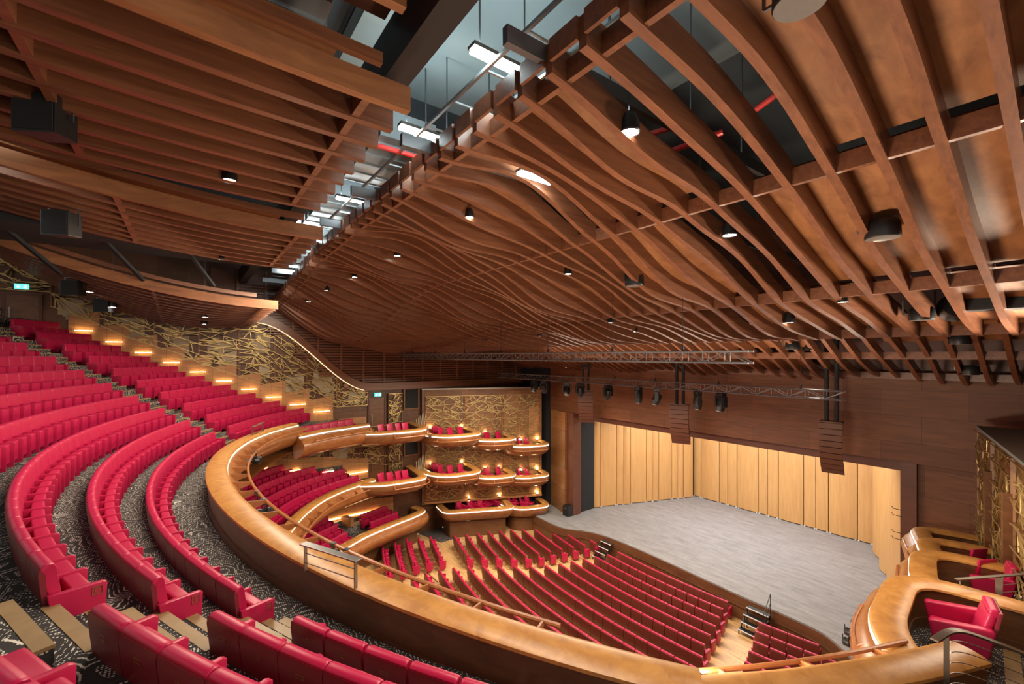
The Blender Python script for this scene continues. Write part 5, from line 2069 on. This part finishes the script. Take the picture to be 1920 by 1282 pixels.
# timber tread strip and small bright step lamp in the near box
ta = at_z(1893, 1190, 7.06); tb = at_z(1905, 1300, 7.06)
m = MB()
dv = (tb - ta).normalized(); nv = Vector((-dv.y, dv.x, 0))
m.add([ta + nv * 0.10, tb + nv * 0.10, tb - nv * 0.10, ta - nv * 0.10] + [p + Vector((0, 0, -0.008)) for p in (ta + nv * 0.10, tb + nv * 0.10, tb - nv * 0.10, ta - nv * 0.10)],
      [(0, 1, 2, 3), (7, 6, 5, 4), (0, 4, 5, 1), (1, 5, 6, 2), (2, 6, 7, 3), (3, 7, 4, 0)])
tag(m.build('tread_strip', M['tread']), 'brown wooden tread strip inlaid in the carpet by the handrail', 'tread')

# ------------------------------------------------------------------ lamps clamped to the balcony rail
_sl = {
    'body': MB().lathe([(0.02, 0.26), (0.06, 0.25), (0.075, 0.20), (0.07, 0.02), (0.085, 0.0), (0.085, -0.16), (0.075, -0.17), (0.01, -0.15)], 14, (0, 0, 0), Matrix.Rotation(radians(82), 4, 'X')).mesh('body', M['blackmetal'], 40),
    'yoke': MB().bar((-0.11, 0, -0.02), (-0.11, 0, 0.17), 0.03, 0.01).bar((0.11, 0, -0.02), (0.11, 0, 0.17), 0.03, 0.01).bar((-0.115, 0, 0.17), (0.115, 0, 0.17), 0.03, 0.012).mesh('yoke', M['blackmetal']),
    'clamp': MB().tube([(0, 0, 0.17), (0, 0, 0.25)], 0.03, 8).box(-0.045, 0.045, -0.045, 0.045, 0.225, 0.30).mesh('clamp', M['truss']),
    'cable': MB().tube([(0.0, 0.0, 0.1), (0.06, 0.08, -0.02), (0.1, 0.16, -0.12), (0.02, 0.22, -0.05), (-0.06, 0.16, 0.14)], 0.010, 6).mesh('cable', M['blackmetal']),
}


def stage_lamp(p, rz, label, s=1.0):
    root = thing('stage_lamp', label, 'light', p, rz)
    root.scale = (s,) * 3
    for nm in ('body', 'yoke', 'clamp', 'cable'):
        inst(nm, _sl[nm], root)
    return root


mr = offset_path(main, 0.74, -0.28)


def near_rail(px):
    best = min(range(len(mr)), key=lambda i: abs(proj(mr[i])[0] - px) if proj(mr[i]) and proj(mr[i])[1] > 880 else 1e9)
    return mr[best]


for i, (a, lab) in enumerate(((-15.5, 'pair of black stage lamps on the curved rail beside the far aisle, first'), (-14.0, 'black stage lamp on the curved rail, second by the far aisle'),
                              (3.5, 'black stage lamp on the curved rail facing the lower seats, with cables'), (6.0, 'black stage lamp on the curved rail under a timber bracket'),
                              (17.3, 'black stage lamp on the rail close to the steel guard, first'), (18.6, 'black stage lamp on the rail close to the steel guard, second'))):
    p = pol(18.0 - 0.72, radians(a), 0)
    z = ptop(p.x) - 0.28 - 0.26
    stage_lamp((p.x, p.y, z), radians(a + 15), lab, 1.0)
for i, (px, py, lab) in enumerate(((1632, 1128, 'black stage lamp hanging on the rail of the nearest box, upper'), (1622, 1150, 'black stage lamp hanging on the rail of the nearest box, lower'))):
    q = offset_path(path_r2, 0.45, -0.36)
    k = int(len(q) * (0.22 + 0.07 * i))
    stage_lamp((q[k].x, q[k].y, q[k].z - 0.27), radians(70), lab, 0.85)
for (n, z, pth, lab) in lpaths[:1]:
    q = offset_path(pth, 0.45, -0.36)
    k = int(len(q) * 0.42)
    stage_lamp((q[k].x, q[k].y, q[k].z - 0.24), radians(60), 'black stage lamp under the nose of the balcony-level end box', 0.9)
pl_, dl_ = walk(cpath, 10.1)
stage_lamp((pl_.x + 0.3, pl_.y + 0.5, 4.2), radians(30), 'black stage lamp on the lower tier rail behind the steel guard', 1.0)


# ------------------------------------------------------------------ stage extras
def stage_steps(x0, x1, y1, label, rail_side=None):
    root = thing('stage_steps', label, 'steps', ((x0 + x1) / 2, y1 - 0.5, 0))
    fr = MB()
    for k in range(4):
        z = 0.235 * (k + 1)
        y = y1 - 0.25 * (4 - k)
        m = MB().box(x0, x1, y, y + 0.27, z - 0.03, z)
        t = kid(m, 'tread', M['blackmetal'], root)
        e = MB().box(x0, x1, y - 0.012, y + 0.012, z - 0.035, z + 0.004)
        kid(e, 'edge_strip', M['white'], t)
        for x in (x0 + 0.02, x1 - 0.02):
            fr.box(x - 0.02, x + 0.02, y + 0.02, y + 0.05, 0, z - 0.03)
    for x in (x0 + 0.02, x1 - 0.02):
        fr.bar((x, y1 - 1.0, 0.10), (x, y1 - 0.02, 0.88), 0.03, 0.06)
    kid(fr, 'frame', M['blackmetal'], root)
    if rail_side is not None:
        x = x1 - 0.02 if rail_side > 0 else x0 + 0.02
        kid(MB().tube([(x, y1 - 0.75, 0.2), (x, y1 - 0.72, 1.15), (x, y1 - 0.02, 1.85), (x, y1, 0.95)], 0.018, 8).tube([(x, y1 - 0.72, 0.75), (x, y1, 1.45)], 0.014, 8), 'handrail', M['blackmetal'], root, 40)
    return root


stage_steps(-4.75, -3.95, 20.66, 'black stage steps with white edges at the far end of the front row')
stage_steps(4.0, 4.95, 20.55, 'black stage steps with white edges and handrail in the near stalls aisle', 1)
p = at_z(1065, 966, 1.1)
root = thing('stage_monitor', 'small black floor box standing on the stage by the far jamb', 'box', (p.x, p.y, 1.1))
MB().box(-0.28, 0.28, -0.25, 0.25, 0, 0.72).build('cabinet', M['blackmetal'], root, False, 0.02)
MB().box(-0.10, 0.10, -0.26, -0.25, 0.5, 0.6).build('handle', M['truss'], root)
root = thing('wall_hooks', 'two thin black cable hooks on the near jamb', 'hook', (9.0, 22.1, 5.2))
for z in (0.0, 0.9):
    MB().tube([(0, 0, z), (-0.25, -0.05, z + 0.02), (-0.3, -0.05, z + 0.10)], 0.012, 6).tube([(0, 0, z + 0.25), (-0.25, -0.05, z + 0.27), (-0.3, -0.05, z + 0.35)], 0.012, 6).build('hook', M['blackmetal'], root)
